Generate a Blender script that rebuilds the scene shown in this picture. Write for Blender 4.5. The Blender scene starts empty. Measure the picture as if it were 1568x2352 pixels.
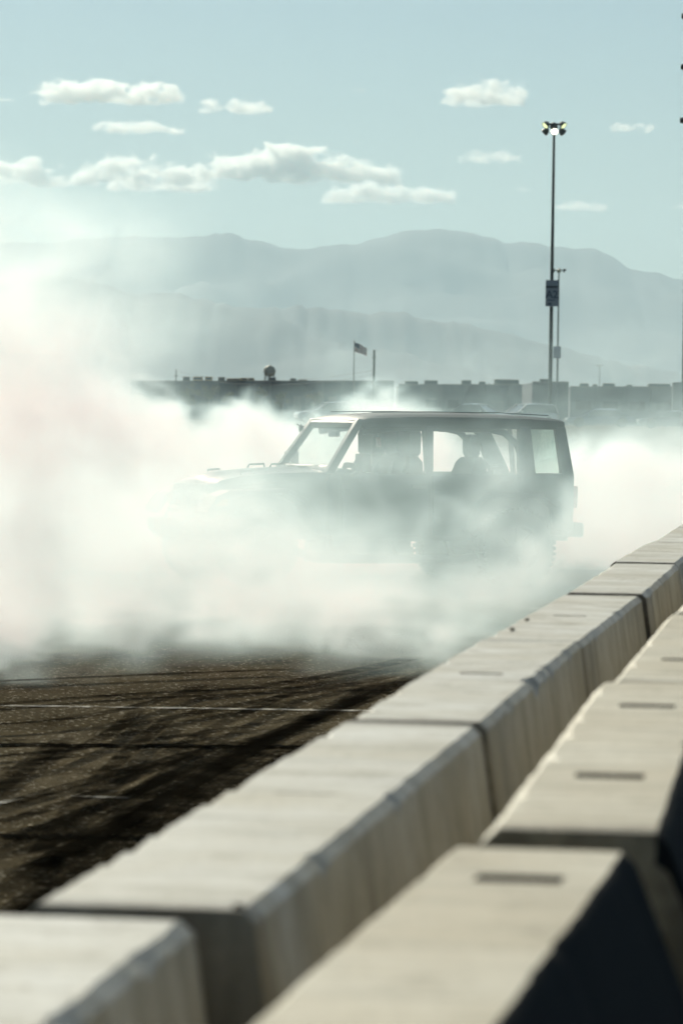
import bpy, bmesh, math, random
import numpy as np
from mathutils import Vector, Matrix

R = math.radians
random.seed(7)
scene = bpy.context.scene
C = scene.collection

# ------------------------------------------------------------------ camera
CAM_H = 1.78
F = 135.0 / 24.0 * 1568.0            # focal length in pixels of a 1568-wide picture
CAM_ROT = Matrix.Rotation(R(90 - 1.37), 3, 'X') @ Matrix.Rotation(R(0.8), 3, 'Z')
cam_data = bpy.data.cameras.new('camera')
cam = bpy.data.objects.new('camera', cam_data)
C.objects.link(cam)
cam.matrix_world = Matrix.Translation((0, 0, CAM_H)) @ CAM_ROT.to_4x4()
cam_data.sensor_fit = 'HORIZONTAL'
cam_data.sensor_width = 24.0
cam_data.lens = 135.0
cam_data.clip_start = 0.2
cam_data.clip_end = 80000.0
cam_data.dof.use_dof = True
cam_data.dof.focus_distance = 36.0
cam_data.dof.aperture_fstop = 6.0
scene.camera = cam

# ------------------------------------------------------------------ sky, sun, exposure
SUN_AZ, SUN_EL = R(-26), R(34)       # azimuth from +Y (view direction), negative = left
SUN_DIR = Vector((math.sin(SUN_AZ) * math.cos(SUN_EL), math.cos(SUN_AZ) * math.cos(SUN_EL), math.sin(SUN_EL)))
world = bpy.data.worlds.new('World')
scene.world = world
world.use_nodes = True
wn = world.node_tree.nodes
wl = world.node_tree.links
sky = wn.new('ShaderNodeTexSky')
sky.sky_type = 'NISHITA'
sky.sun_disc = False
sky.sun_elevation = SUN_EL
sky.sun_rotation = SUN_AZ
sky.altitude = 300
sky.air_density = 1.0
sky.dust_density = 0.7
sky.ozone_density = 3.0
tint = wn.new('ShaderNodeMix'); tint.data_type = 'RGBA'; tint.blend_type = 'MULTIPLY'; tint.inputs[0].default_value = 1.0
tint.inputs[7].default_value = (.90, 1.0, .99, 1)      # the photograph's cool white balance, the same over the whole sky
wl.new(sky.outputs[0], tint.inputs[6]); wl.new(tint.outputs[2], wn['Background'].inputs[0])
wn['Background'].inputs[1].default_value = 0.05
sun_data = bpy.data.lights.new('sun', 'SUN')
sun_data.energy = 5.0
sun_data.angle = R(0.53)
sun_data.color = (1.0, 0.945, 0.78)
sun = bpy.data.objects.new('sun', sun_data)
C.objects.link(sun)
sun.rotation_mode = 'QUATERNION'
sun.rotation_quaternion = SUN_DIR.to_track_quat('Z', 'Y')
sun.location = SUN_DIR * 60
vs = scene.view_settings
scene.display_settings.display_device = 'sRGB'
vs.view_transform = 'Standard'
vs.look = 'None'
vs.exposure = 0.30
vs.gamma = 1.0
vs.use_curve_mapping = False

cy = scene.cycles
scene.render.engine = 'CYCLES'
cy.use_adaptive_sampling = True
cy.adaptive_threshold = 0.045
cy.use_denoising = True
cy.max_bounces = 10
cy.diffuse_bounces = 3
cy.glossy_bounces = 2
cy.transmission_bounces = 4
cy.transparent_max_bounces = 12
cy.volume_bounces = 8
cy.volume_step_rate = 4.0
cy.volume_max_steps = 400
cy.caustics_reflective = False
cy.caustics_refractive = False
cy.sample_clamp_indirect = 6.0

# ------------------------------------------------------------------ helpers
def at(px, py, depth):
    """World point at forward distance `depth` whose picture place is (px, py) of the 1568 x 2352 photograph."""
    d = CAM_ROT @ Vector(((px - 784.0) / F, -(py - 1176.0) / F, -1.0))
    return Vector((0, 0, CAM_H)) + d * (depth / d.y)

def rise(y):
    """Gentle rise of the lot towards its far end."""
    t = min(1.0, max(0.0, (y - 64.0) / 170.0))
    return 1.55 * t * t * (3 - 2 * t)

def link(o, parent=None):
    C.objects.link(o)
    if parent is not None:
        o.parent = parent
    return o

def empty(name, loc=(0, 0, 0), rz=0.0):
    o = bpy.data.objects.new(name, None)
    o.empty_display_size = 0.2
    o.location = loc
    o.rotation_euler = (0, 0, rz)
    return link(o)

def tag(o, label=None, cat=None, group=None, kind=None):
    if label: o['label'] = label
    if cat: o['category'] = cat
    if group: o['group'] = group
    if kind: o['kind'] = kind
    return o

class MB:
    """Collects vertices and faces, then links them as one mesh object."""
    def __init__(s):
        s.v = []; s.f = []; s.mi = []
    def add(s, vs_, fs, mi=0):
        b = len(s.v)
        s.v += [tuple(p) for p in vs_]
        for f in fs:
            s.f.append(tuple(i + b for i in f)); s.mi.append(mi)
        return s
    def box(s, x0, x1, y0, y1, z0, z1, mi=0, m=None):
        p = [(x0,y0,z0),(x1,y0,z0),(x1,y1,z0),(x0,y1,z0),(x0,y0,z1),(x1,y0,z1),(x1,y1,z1),(x0,y1,z1)]
        if m is not None: p = [m @ Vector(q) for q in p]
        return s.add(p, [(0,3,2,1),(4,5,6,7),(0,1,5,4),(1,2,6,5),(2,3,7,6),(3,0,4,7)], mi)
    def hexa(s, p, mi=0):
        """Eight corners: bottom four then top four."""
        return s.add(p, [(0,3,2,1),(4,5,6,7),(0,1,5,4),(1,2,6,5),(2,3,7,6),(3,0,4,7)], mi)
    def tube(s, pts, r, n=10, mi=0, caps=True):
        pts = [Vector(p) for p in pts]
        rs = r if isinstance(r, (list, tuple)) else [r] * len(pts)
        rings = []
        up = Vector((0, 0, 1))
        for i, p in enumerate(pts):
            t = (pts[min(i+1, len(pts)-1)] - pts[max(i-1, 0)]).normalized()
            a = up if abs(t.dot(up)) < 0.95 else Vector((0, 1, 0))
            u = t.cross(a).normalized(); w = u.cross(t).normalized()
            rings.append([p + (u * math.cos(2*math.pi*k/n) + w * math.sin(2*math.pi*k/n)) * rs[i] for k in range(n)])
        return s.loft(rings, caps, mi)
    def loft(s, rings, caps=True, mi=0, closed=True):
        n = len(rings[0]); vs_ = []; fs = []
        for r_ in rings: vs_ += r_
        for i in range(len(rings) - 1):
            for k in range(n if closed else n - 1):
                k2 = (k + 1) % n
                fs.append((i*n+k, (i+1)*n+k, (i+1)*n+k2, i*n+k2))
        if caps and closed:
            fs.append(tuple(range(n)))
            fs.append(tuple((len(rings)-1)*n + k for k in reversed(range(n))))
        return s.add(vs_, fs, mi)
    def lathe(s, prof, n=32, axis='Y', c=(0, 0, 0), mi=0, caps=True):
        """prof: (along, radius) pairs turned about an axis through c."""
        rings = []
        for a, r_ in prof:
            ring = []
            for k in range(n):
                t = 2 * math.pi * k / n
                ca, sa = math.cos(t) * r_, math.sin(t) * r_
                q = {'Y': (ca, a, sa), 'Z': (ca, sa, a), 'X': (a, ca, sa)}[axis]
                ring.append((q[0]+c[0], q[1]+c[1], q[2]+c[2]))
            rings.append(ring)
        return s.loft(rings, caps, mi)
    def prism(s, poly, y0, y1, axis='Y', mi=0):
        """Polygon of (a, b) swept along an axis."""
        def q(a, b, t):
            return {'Y': (a, t, b), 'X': (t, a, b), 'Z': (a, b, t)}[axis]
        n = len(poly)
        vs_ = [q(a, b, y0) for a, b in poly] + [q(a, b, y1) for a, b in poly]
        fs = [tuple(range(n)), tuple(reversed(range(n, 2*n)))]
        fs += [(k, n+k, n+(k+1) % n, (k+1) % n) for k in range(n)]
        return s.add(vs_, fs, mi)
    def mesh(s, name, mats, smooth=None, bevel=0.0, fix=True):
        me = bpy.data.meshes.new(name)
        me.from_pydata(s.v, [], s.f)
        for m in (mats if isinstance(mats, (list, tuple)) else [mats]): me.materials.append(m)
        me.polygons.foreach_set('material_index', s.mi)
        if fix or bevel:
            bm = bmesh.new(); bm.from_mesh(me)
            if fix: bmesh.ops.recalc_face_normals(bm, faces=bm.faces)
            if bevel:
                es = [e for e in bm.edges if len(e.link_faces) == 2 and e.calc_face_angle(0) > 0.6]
                bmesh.ops.bevel(bm, geom=es, offset=bevel, segments=2, affect='EDGES', profile=0.5, clamp_overlap=True)
            bm.to_mesh(me); bm.free()
        if smooth is not None:
            me.shade_smooth()
            me.set_sharp_from_angle(angle=R(smooth))
        me.update()
        return me
    def build(s, name, mats, parent=None, smooth=None, bevel=0.0, fix=True):
        return link(bpy.data.objects.new(name, s.mesh(name, mats, smooth, bevel, fix)), parent)

def copy_tree(o, parent=None):
    c = o.copy(); C.objects.link(c); c.parent = parent
    for ch in o.children: copy_tree(ch, c)
    return c

# ------------------------------------------------------------------ materials
def mat(name, col, rough=0.6, metal=0.0, spec=0.5, noise=0.0, nscale=5.0, bump=0.0, bscale=30.0, coat=0.0, col2=None):
    m = bpy.data.materials.new(name); m.use_nodes = True
    nt = m.node_tree; b = nt.nodes['Principled BSDF']
    b.inputs['Base Color'].default_value = (*col, 1)
    b.inputs['Roughness'].default_value = rough
    b.inputs['Metallic'].default_value = metal
    b.inputs['Specular IOR Level'].default_value = spec
    b.inputs['Coat Weight'].default_value = coat
    if noise or col2 or bump:
        tc = nt.nodes.new('ShaderNodeTexCoord')
    if noise or col2:
        n = nt.nodes.new('ShaderNodeTexNoise'); n.inputs['Scale'].default_value = nscale; n.inputs['Detail'].default_value = 6
        nt.links.new(tc.outputs['Object'], n.inputs['Vector'])
        mx = nt.nodes.new('ShaderNodeMix'); mx.data_type = 'RGBA'
        c2 = col2 or tuple(c * (1 - noise) for c in col)
        rp = nt.nodes.new('ShaderNodeValToRGB'); rp.color_ramp.elements[0].position = .38; rp.color_ramp.elements[1].position = .65
        nt.links.new(n.outputs['Fac'], rp.inputs[0]); nt.links.new(rp.outputs[0], mx.inputs[0])
        mx.inputs[6].default_value = (*col, 1); mx.inputs[7].default_value = (*c2, 1)
        nt.links.new(mx.outputs[2], b.inputs['Base Color'])
    if bump:
        n2 = nt.nodes.new('ShaderNodeTexNoise'); n2.inputs['Scale'].default_value = bscale; n2.inputs['Detail'].default_value = 5
        nt.links.new(tc.outputs['Object'], n2.inputs['Vector'])
        bp = nt.nodes.new('ShaderNodeBump'); bp.inputs['Strength'].default_value = bump; bp.inputs['Distance'].default_value = 0.01
        nt.links.new(n2.outputs['Fac'], bp.inputs['Height']); nt.links.new(bp.outputs[0], b.inputs['Normal'])
    return m

def volume_mat(name, color, density, aniso):
    m = bpy.data.materials.new(name); m.use_nodes = True
    nt = m.node_tree
    nt.nodes.remove(nt.nodes['Principled BSDF'])
    pv = nt.nodes.new('ShaderNodeVolumePrincipled')
    pv.inputs['Color'].default_value = (*color, 1)
    pv.inputs['Density'].default_value = density
    pv.inputs['Anisotropy'].default_value = aniso
    nt.links.new(pv.outputs[0], nt.nodes['Material Output'].inputs['Volume'])
    return m

def concrete(name, base, dark, warm, wet=False):
    m = bpy.data.materials.new(name); m.use_nodes = True
    nt = m.node_tree; b = nt.nodes['Principled BSDF']; N = nt.nodes.new; L = nt.links.new
    tc = N('ShaderNodeTexCoord'); oi = N('ShaderNodeObjectInfo')
    va = N('ShaderNodeVectorMath'); va.operation = 'ADD'
    sc_ = N('ShaderNodeVectorMath'); sc_.operation = 'SCALE'; sc_.inputs[0].default_value = (7.3, 11.1, 3.7)
    L(oi.outputs['Random'], sc_.inputs['Scale']); L(tc.outputs['Object'], va.inputs[0]); L(sc_.outputs[0], va.inputs[1])
    def noise(scale, detail, stretch=(1, 1, 1), rough=0.6):
        mp = N('ShaderNodeMapping'); mp.inputs['Scale'].default_value = stretch
        n = N('ShaderNodeTexNoise'); n.inputs['Scale'].default_value = scale; n.inputs['Detail'].default_value = detail; n.inputs['Roughness'].default_value = rough
        L(va.outputs[0], mp.inputs[0]); L(mp.outputs[0], n.inputs['Vector']); return n
    def ramp(src, a, b_):
        r_ = N('ShaderNodeMapRange'); r_.inputs[1].default_value = a; r_.inputs[2].default_value = b_; L(src, r_.inputs[0]); return r_.outputs[0]
    def mix(fac, c1, c2):
        x = N('ShaderNodeMix'); x.data_type = 'RGBA'; L(fac, x.inputs[0])
        for i, c in ((6, c1), (7, c2)):
            if isinstance(c, tuple): x.inputs[i].default_value = (*c, 1)
            else: L(c, x.inputs[i])
        return x.outputs[2]
    big = noise(2.2, 5); streak = noise(3.0, 6, (1.0, 5.0, 0.9)); fine = noise(60, 4); blot = noise(6.5, 7, (1, 1, 1), 0.7); run = noise(7.0, 4, (1, 1, 0.06))
    c = mix(ramp(big.outputs[0], .35, .68), base, warm)
    c = mix(ramp(streak.outputs[0], .47, .70), c, tuple(x * q for x, q in zip(base, (.60, .58, .53))))
    c = mix(ramp(blot.outputs[0], .56, .72), c, dark)
    so = N('ShaderNodeSeparateXYZ'); L(tc.outputs['Object'], so.inputs[0])
    ends = N('ShaderNodeMath'); ends.operation = 'PINGPONG'; ends.inputs[1].default_value = 1.80; L(so.outputs['Y'], ends.inputs[0])
    en = N('ShaderNodeMath'); en.operation = 'MULTIPLY_ADD'; L(blot.outputs[0], en.inputs[0]); en.inputs[1].default_value = -.22; L(ends.outputs[0], en.inputs[2])
    c = mix(ramp(en.outputs[0], .02, -.10), c, tuple(x * .5 for x in dark))
    scuff = noise(1.7, 8, (1, 2.2, 1), .75)
    c = mix(ramp(scuff.outputs[0], .53, .66), c, tuple(x * .8 for x in warm))
    pit = noise(26, 3)
    c = mix(ramp(pit.outputs[0], .66, .72), c, dark)
    geo = N('ShaderNodeNewGeometry'); sep = N('ShaderNodeSeparateXYZ'); L(geo.outputs['Normal'], sep.inputs[0])
    side = ramp(sep.outputs['Z'], 0.75, 0.35)
    rr = N('ShaderNodeMath'); rr.operation = 'MULTIPLY'; L(side, rr.inputs[0]); L(ramp(run.outputs[0], .52, .72), rr.inputs[1])
    c = mix(rr.outputs[0], c, tuple(x * .55 for x in warm))
    mm = N('ShaderNodeMix'); mm.data_type = 'RGBA'; mm.blend_type = 'MULTIPLY'; mm.inputs[0].default_value = .35
    L(c, mm.inputs[6]); L(fine.outputs[0], mm.inputs[7]); L(mm.outputs[2], b.inputs['Base Color'])
    b.inputs['Roughness'].default_value = 0.62
    hb = N('ShaderNodeMath'); hb.operation = 'ADD'; L(fine.outputs[0], hb.inputs[0]); L(blot.outputs[0], hb.inputs[1])
    bp = N('ShaderNodeBump'); bp.inputs['Strength'].default_value = .5; bp.inputs['Distance'].default_value = .006
    L(hb.outputs[0], bp.inputs['Height']); L(bp.outputs[0], b.inputs['Normal'])
    return m

M = {}
M['concrete'] = concrete('barrier_concrete', (.62, .62, .575), (.25, .22, .16), (.47, .44, .35))
M['concrete_cream'] = concrete('cream_concrete', (.61, .57, .46), (.27, .23, .15), (.47, .41, .29))
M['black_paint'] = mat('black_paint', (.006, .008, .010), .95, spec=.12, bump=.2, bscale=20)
M['slot'] = mat('slot_black', (.018, .016, .012), .95, spec=.05)  # near-black lining of the deep lifting pockets
M['slot_pale'] = mat('pale_slot_dirt', (.30, .27, .20), .9)

def asphalt_mat():
    m = bpy.data.materials.new('asphalt'); m.use_nodes = True
    nt = m.node_tree; b = nt.nodes['Principled BSDF']; N = nt.nodes.new; L = nt.links.new
    tc = N('ShaderNodeTexCoord')
    def noise(scale, detail, rough=.6, st=(1, 1, 1)):
        mp = N('ShaderNodeMapping'); mp.inputs['Scale'].default_value = st
        n = N('ShaderNodeTexNoise'); n.inputs['Scale'].default_value = scale; n.inputs['Detail'].default_value = detail; n.inputs['Roughness'].default_value = rough
        L(tc.outputs['Object'], mp.inputs[0]); L(mp.outputs[0], n.inputs['Vector']); return n.outputs[0]
    def rng(src, a, b_):
        r_ = N('ShaderNodeMapRange'); r_.inputs[1].default_value = a; r_.inputs[2].default_value = b_; L(src, r_.inputs[0]); return r_.outputs[0]
    def mix(fac, c1, c2):
        x = N('ShaderNodeMix'); x.data_type = 'RGBA'; L(fac, x.inputs[0])
        for i, c in ((6, c1), (7, c2)):
            if isinstance(c, tuple): x.inputs[i].default_value = (*c, 1)
            else: L(c, x.inputs[i])
        return x.outputs[2]
    vor = N('ShaderNodeTexVoronoi'); vor.inputs['Scale'].default_value = 50.0; b.inputs['Specular IOR Level'].default_value = .0
    L(tc.outputs['Object'], vor.inputs['Vector'])
    stone_glint = N('ShaderNodeSeparateColor'); L(vor.outputs['Color'], stone_glint.inputs[0])
    c = mix(rng(noise(.35, 6), .35, .65), (.056, .047, .031), (.105, .088, .059))
    c = mix(rng(noise(1.6, 6, .7, (1, .5, 1)), .50, .66), c, (.016, .013, .008))
    c = mix(rng(stone_glint.outputs[0], .55, 1.0), c, (.075, .058, .032))
    c = mix(rng(stone_glint.outputs[1], .94, .97), c, (.30, .27, .21))  # bright speckles: pale stones, also sun glints put into the colour
    L(c, b.inputs['Base Color'])
    rr = N('ShaderNodeMapRange'); rr.inputs[3].default_value = .55; rr.inputs[4].default_value = .9
    L(noise(2.0, 4), rr.inputs[0]); L(rr.outputs[0], b.inputs['Roughness'])
    h1 = N('ShaderNodeMath'); h1.operation = 'MULTIPLY_ADD'; L(noise(22, 4), h1.inputs[0]); h1.inputs[1].default_value = 1.2; L(vor.outputs['Distance'], h1.inputs[2])
    bp = N('ShaderNodeBump'); bp.inputs['Strength'].default_value = 1.0; bp.inputs['Distance'].default_value = .012
    L(h1.outputs[0], bp.inputs['Height']); L(bp.outputs[0], b.inputs['Normal'])
    return m
M['asphalt'] = asphalt_mat()

def worn_mat(name, col, rough, lo, hi, scale, stretch=(1, 1, 1)):
    """Thin worn layer: paint or rubber broken up by noise."""
    m = mat(name, col, rough, spec=.0)
    nt = m.node_tree; b = nt.nodes['Principled BSDF']; N = nt.nodes.new; L = nt.links.new
    tc = N('ShaderNodeTexCoord'); mp = N('ShaderNodeMapping'); mp.inputs['Scale'].default_value = stretch
    n = N('ShaderNodeTexNoise'); n.inputs['Scale'].default_value = scale; n.inputs['Detail'].default_value = 8; n.inputs['Roughness'].default_value = .7
    r_ = N('ShaderNodeMapRange'); r_.inputs[1].default_value = lo; r_.inputs[2].default_value = hi
    L(tc.outputs['Object'], mp.inputs[0]); L(mp.outputs[0], n.inputs[0]); L(n.outputs[0], r_.inputs[0])
    at_ = N('ShaderNodeAttribute'); at_.attribute_name = 'fade'
    mu = N('ShaderNodeMath'); mu.operation = 'MULTIPLY'; L(r_.outputs[0], mu.inputs[0]); L(at_.outputs['Fac'], mu.inputs[1])
    L(mu.outputs[0], b.inputs['Alpha'])
    return m
M['paint'] = worn_mat('worn_white_paint', (.55, .53, .47), .6, .40, .58, 2.5)
M['rubber_mark'] = worn_mat('rubber_mark', (.0035, .003, .002), .6, .26, .66, 4.0)
M['crack'] = worn_mat('crack_dirt', (.006, .006, .005), .95, .25, .45, 2.0)

# ------------------------------------------------------------------ ground
def build_ground():
    ys = [-17000, -4000, -800, -100, 0, 20, 40, 55] + [64 + 170 * k / 16 for k in range(17)] + [300, 500, 900, 2000, 5000, 9000, 13000, 17000]
    xs = [-17000, -6000, -1500, -300, -60, 0, 60, 300, 1500, 6000, 17000]
    m = MB()
    m.add([(x, y, rise(y)) for y in ys for x in xs],
          [(j*len(xs)+i, j*len(xs)+i+1, (j+1)*len(xs)+i+1, (j+1)*len(xs)+i) for j in range(len(ys)-1) for i in range(len(xs)-1)])
    g = m.build('ground', M['asphalt'], smooth=30)
    tag(g, kind='structure')
    return g
ground = build_ground()

def ribbon(name, pts, width, z, m, parent, fade_ends=.15, seed=0, wob=0.0, edge=0.35):
    """Flat strip along pts on the ground with soft long edges kept in a point attribute."""
    rnd = random.Random(seed)
    P = [Vector((p[0], p[1])) for p in pts]
    out = []; fade = []; n = len(P)
    for i, p in enumerate(P):
        t = (P[min(i+1, n-1)] - P[max(i-1, 0)]).normalized(); nn = Vector((-t.y, t.x))
        q = p + nn * (rnd.uniform(-1, 1) * wob)
        w = width * rnd.uniform(.8, 1.2) if wob else width
        u = i / (n - 1)
        e = min(1.0, min(u, 1 - u) / fade_ends) if fade_ends > 0 else 1.0
        for k, a in ((-1, 0.0 if edge else 1.0), (-1 + (edge or .5), 1.0), (1 - (edge or .5), 1.0), (1, 0.0 if edge else 1.0)):
            out.append((q.x + nn.x * k * w / 2, q.y + nn.y * k * w / 2, z)); fade.append(a * e)
    mb = MB()
    mb.add(out, [(i*4+k, i*4+k+1, (i+1)*4+k+1, (i+1)*4+k) for i in range(n-1) for k in range(3)])
    o = mb.build(name, m, parent)
    a = o.data.attributes.new('fade', 'FLOAT', 'POINT'); a.data.foreach_set('value', fade)
    return o

def gp(px, py):
    """Ground point under a picture place."""
    d = CAM_ROT @ Vector(((px - 784.0) / F, -(py - 1176.0) / F, -1.0))
    t = -CAM_H / d.z
    return (d.x * t, d.y * t)

def lerp_pts(a, b, n):
    return [(a[0] + (b[0]-a[0])*k/n, a[1] + (b[1]-a[1])*k/n) for k in range(n+1)]

ribbon('painted_line', lerp_pts(gp(-700, 1613), gp(1500, 1644), 60), .11, .006, M['paint'], ground, 0, edge=0)
ribbon('painted_line', lerp_pts(gp(95, 1829), gp(300, 1836), 12), .07, .006, M['paint'], ground, 0, edge=0)
ribbon('painted_line', lerp_pts(gp(100, 1827), gp(-10, 1850), 12), .06, .008, M['paint'], ground, 0, edge=0)
ribbon('painted_line', lerp_pts(gp(350, 1405), gp(1300, 1398), 24), .11, .006, M['paint'], ground, 0, edge=0)
for k, (a, b) in enumerate([((-300, 1712), (900, 1720)), ((-300, 1922), (700, 1932))]):
    ribbon('pavement_crack', lerp_pts(gp(*a), gp(*b), 90), .16, .010, M['crack'], ground, .03, seed=k+3, wob=.05)
def curve3(p, q, r_, n=28):
    return [((1-t)**2*p[0] + 2*t*(1-t)*q[0] + t*t*r_[0], (1-t)**2*p[1] + 2*t*(1-t)*q[1] + t*t*r_[1]) for t in [k/n for k in range(n+1)]]
marks = [((-60, 2090), (420, 1800), (900, 1560), .30), ((-80, 1990), (500, 1745), (1000, 1540), .26), ((-60, 1880), (330, 1760), (760, 1665), .24),
         ((-60, 2180), (300, 1900), (760, 1690), .30), ((-40, 1850), (80, 1760), (150, 1705), .28), ((-100, 1640), (350, 1590), (900, 1585), .3),
         ((-100, 1760), (300, 1730), (820, 1640), .24), ((120, 1990), (330, 1890), (640, 1700), .22), ((200, 1700), (520, 1640), (930, 1560), .26),
         ((400, 1610), (700, 1590), (960, 1520), .35), ((-100, 1585), (200, 1570), (700, 1550), .3), ((-80, 2240), (160, 2080), (420, 1930), .34)]
marks += [((-60, 2010), (260, 1960), (420, 1760), .2), ((-60, 1930), (240, 1870), (520, 1700), .2), ((-80, 1800), (200, 1790), (330, 1640), .2), ((60, 2060), (150, 1850), (420, 1650), .2), ((-60, 1690), (250, 1690), (480, 1590), .22), ((250, 1850), (420, 1720), (700, 1600), .2)]
for k, (a, b, c, w) in enumerate(marks):
    ribbon('tyre_mark', curve3(gp(*a), gp(*b), gp(*c)), w * .58, .014 + .003 * k, M['rubber_mark'], ground, .1, seed=k, wob=.0, edge=.32)

# ------------------------------------------------------------------ concrete barriers
PHI = math.atan((1942 - 784) / F)
U = Vector((math.sin(PHI), math.cos(PHI), 0)); NR = Vector((math.cos(PHI), -math.sin(PHI), 0))

def barrier(prof_l, prof_r, w, h, length, slots, mats, seed, chip=1.0, black=False, sag=0.0, sh=.03, cham=(0, 0)):
    """Mesh of one barrier: X across, Y along, Z up; slots are real pockets in its top. prof: (half width, z) from the foot up."""
    rnd = random.Random(seed)
    sw = .063
    sl = []
    for s_ in slots: sl += [s_ - sh, s_ + sh]
    ys = [0.0, .012, .05]
    n = 70
    for k in range(1, n): ys.append(.05 + (length - .1) * k / n)
    ys += [length - .05, length - .012, length]
    ys = [y for y in ys if all(abs(y - q) > .022 for q in sl) and all(abs(y - q) > sh for q in slots)] + sl
    ys.sort()
    ch_l = 0.0; ch_r = 0.0; rings = []
    for y in ys:
        ch_l = max(0, ch_l * .35 + (rnd.random() < .07) * rnd.uniform(.004, .020) * chip) + rnd.uniform(0, .002)
        ch_r = max(0, ch_r * .35 + (rnd.random() < .07) * rnd.uniform(.004, .018) * chip) + rnd.uniform(0, .002)
        e = 0.0
        if y < .005 or y > length - .005: e = .014 + rnd.uniform(0, .012)
        d = -sag * math.sin(9 * y) * .0
        zt = h + rnd.uniform(-.002, .002) - e * .8
        ring = [(-a, y, z) for a, z in prof_l]
        ring += [(-w - .003 - cham[0], y, zt - .018 - cham[1] - ch_l), (-w + .016 - cham[0] * .55 + ch_l * .8, y, zt - ch_l * .15)]
        ring += [(-sw, y, zt), (sw, y, zt)]
        ring += [(w - .016 - ch_r * .8, y, zt - ch_r * .15), (w + .003, y, zt - .018 - ch_r)]
        ring += [(a, y, z) for a, z in reversed(prof_r)]
        if y in (0.0, length):    # uneven cast end
            ring = [(x, yy + (.014 if y == 0 else -.014) * rnd.random() * (z > .2), z - (.02 * rnd.random() * chip if z > h - .1 else 0) - (sag * (.5 + .5 * math.sin(x * 22)) if y == 0 and z > h - .1 else 0)) for x, yy, z in ring]
        rings.append(ring)
    nl = len(prof_l); mb = MB(); np_ = len(rings[0])
    vs_ = [p for r_ in rings for p in r_]; fs = []; mi = []
    for i in range(len(rings) - 1):
        slot = any(abs((ys[i] + ys[i+1]) / 2 - q) < .012 for q in slots)
        for k in range(np_):
            k2 = (k + 1) % np_
            if slot and k == nl + 2: continue
            fs.append((i*np_+k, (i+1)*np_+k, (i+1)*np_+k2, i*np_+k2))
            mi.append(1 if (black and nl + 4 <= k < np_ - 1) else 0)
    fs.append(tuple(range(np_))); mi.append(0)
    fs.append(tuple(reversed([(len(rings)-1)*np_ + k for k in range(np_)]))); mi.append(0)
    mb.v = vs_; mb.f = fs; mb.mi = mi
    return mb.mesh('concrete_barrier', mats, smooth=28)

def slot_mesh(h, sh, m='slot', d=.09):
    mb = MB(); a, b = .0632, sh + .0002
    p = [(-a, -b, h), (a, -b, h), (a, b, h), (-a, b, h), (-a, -b, h-d), (a, -b, h-d), (a, b, h-d), (-a, b, h-d)]
    mb.add(p, [(4,5,6,7), (0,1,5,4), (1,2,6,5), (2,3,7,6), (3,0,4,7)])
    return mb.mesh('lifting_slot', M[m], fix=False)

H1, H2, LB = 1.05, 1.127, 3.60
row1_labels = ['nearest barrier of the long white row, cut by the bottom left corner', 'second barrier of the long white row, with a tan stain across its top',
               'third barrier of the long white row, past the wide dark joint', 'fourth barrier of the white row, rubble crumbs along its left edge',
               'fifth barrier of the white row, dark scrapes on its shaded side', 'sixth barrier of the white row, its top stained tan',
               'seventh barrier of the white row, where the row leaves the picture', 'farthest barrier of the white row, past the right edge']
pl1 = [(.295, 0), (.295, .10), (.275, .35)]
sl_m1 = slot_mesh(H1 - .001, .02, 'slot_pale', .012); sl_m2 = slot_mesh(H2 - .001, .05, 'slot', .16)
jit = [(-.055, .25, 0), (0, 0, 0), (.004, .25, .002), (-.014, -.2, -.006), (.012, .2, .0), (-.012, -.1, .006), (.01, .1, 0), (0, 0, 0)]
rng_b = random.Random(5)
for k in range(8):
    s0 = 5.61 - 3.64 + 3.64 * k
    me = barrier(pl1, pl1, .172, H1, LB - (.06 if k == 0 else 0), [LB / 2], [M['concrete']], 20 + k, sh=.02, chip=1.8 if k else 1.0)
    o = link(bpy.data.objects.new('concrete_barrier', me))
    dx, yaw, dz = jit[k]
    p = U * s0 + NR * (-1.033 + dx)
    o.location = (p.x, p.y, dz); o.rotation_euler = (0, 0, -PHI + R(yaw))
    tag(o, row1_labels[k], 'barrier', 'long row of white concrete barriers')
    sl = link(bpy.data.objects.new('lifting_slot', sl_m1), o); sl.location = (0, LB / 2, 0)

row2_labels = ['nearest cream barrier with black side and a bright narrow left edge', 'second cream barrier with black side, behind the wavy dark joint',
               'third cream barrier from the bottom, with a rough broken near end', 'fourth cream barrier, only a corner in view at the right edge', 'fifth cream barrier, past the right edge']
pl2 = [(.185, 0), (.185, .10), (.18, .35)]
pr2 = [(.30, 0), (.30, .5), (.29, .72)]
slots2 = [[1.0, 3.08], [.95, 2.72], [.95, 2.72], [.95, 2.72], [.95, 2.72]]
jit2 = [(-.004, -1.3, 0), (.115, .75, .012), (.09, .3, .004), (.08, 0, 0), (0, 0, 0)]
for k in range(5):
    s0 = 6.03 - 3.64 + 3.64 * k
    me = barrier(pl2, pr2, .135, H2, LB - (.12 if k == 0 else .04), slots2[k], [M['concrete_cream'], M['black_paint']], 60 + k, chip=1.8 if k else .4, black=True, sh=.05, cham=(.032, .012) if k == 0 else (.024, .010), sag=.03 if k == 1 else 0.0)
    o = link(bpy.data.objects.new('concrete_barrier', me))
    dx, yaw, dz = jit2[k]
    p = U * s0 + NR * (-.52 + dx)
    o.location = (p.x, p.y, dz); o.rotation_euler = (0, 0, -PHI + R(yaw))
    tag(o, row2_labels[k], 'barrier', 'short row of cream barriers with black sides')
    for q in slots2[k]:
        sl = link(bpy.data.objects.new('lifting_slot', sl_m2), o); sl.location = (0, q, 0)

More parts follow.
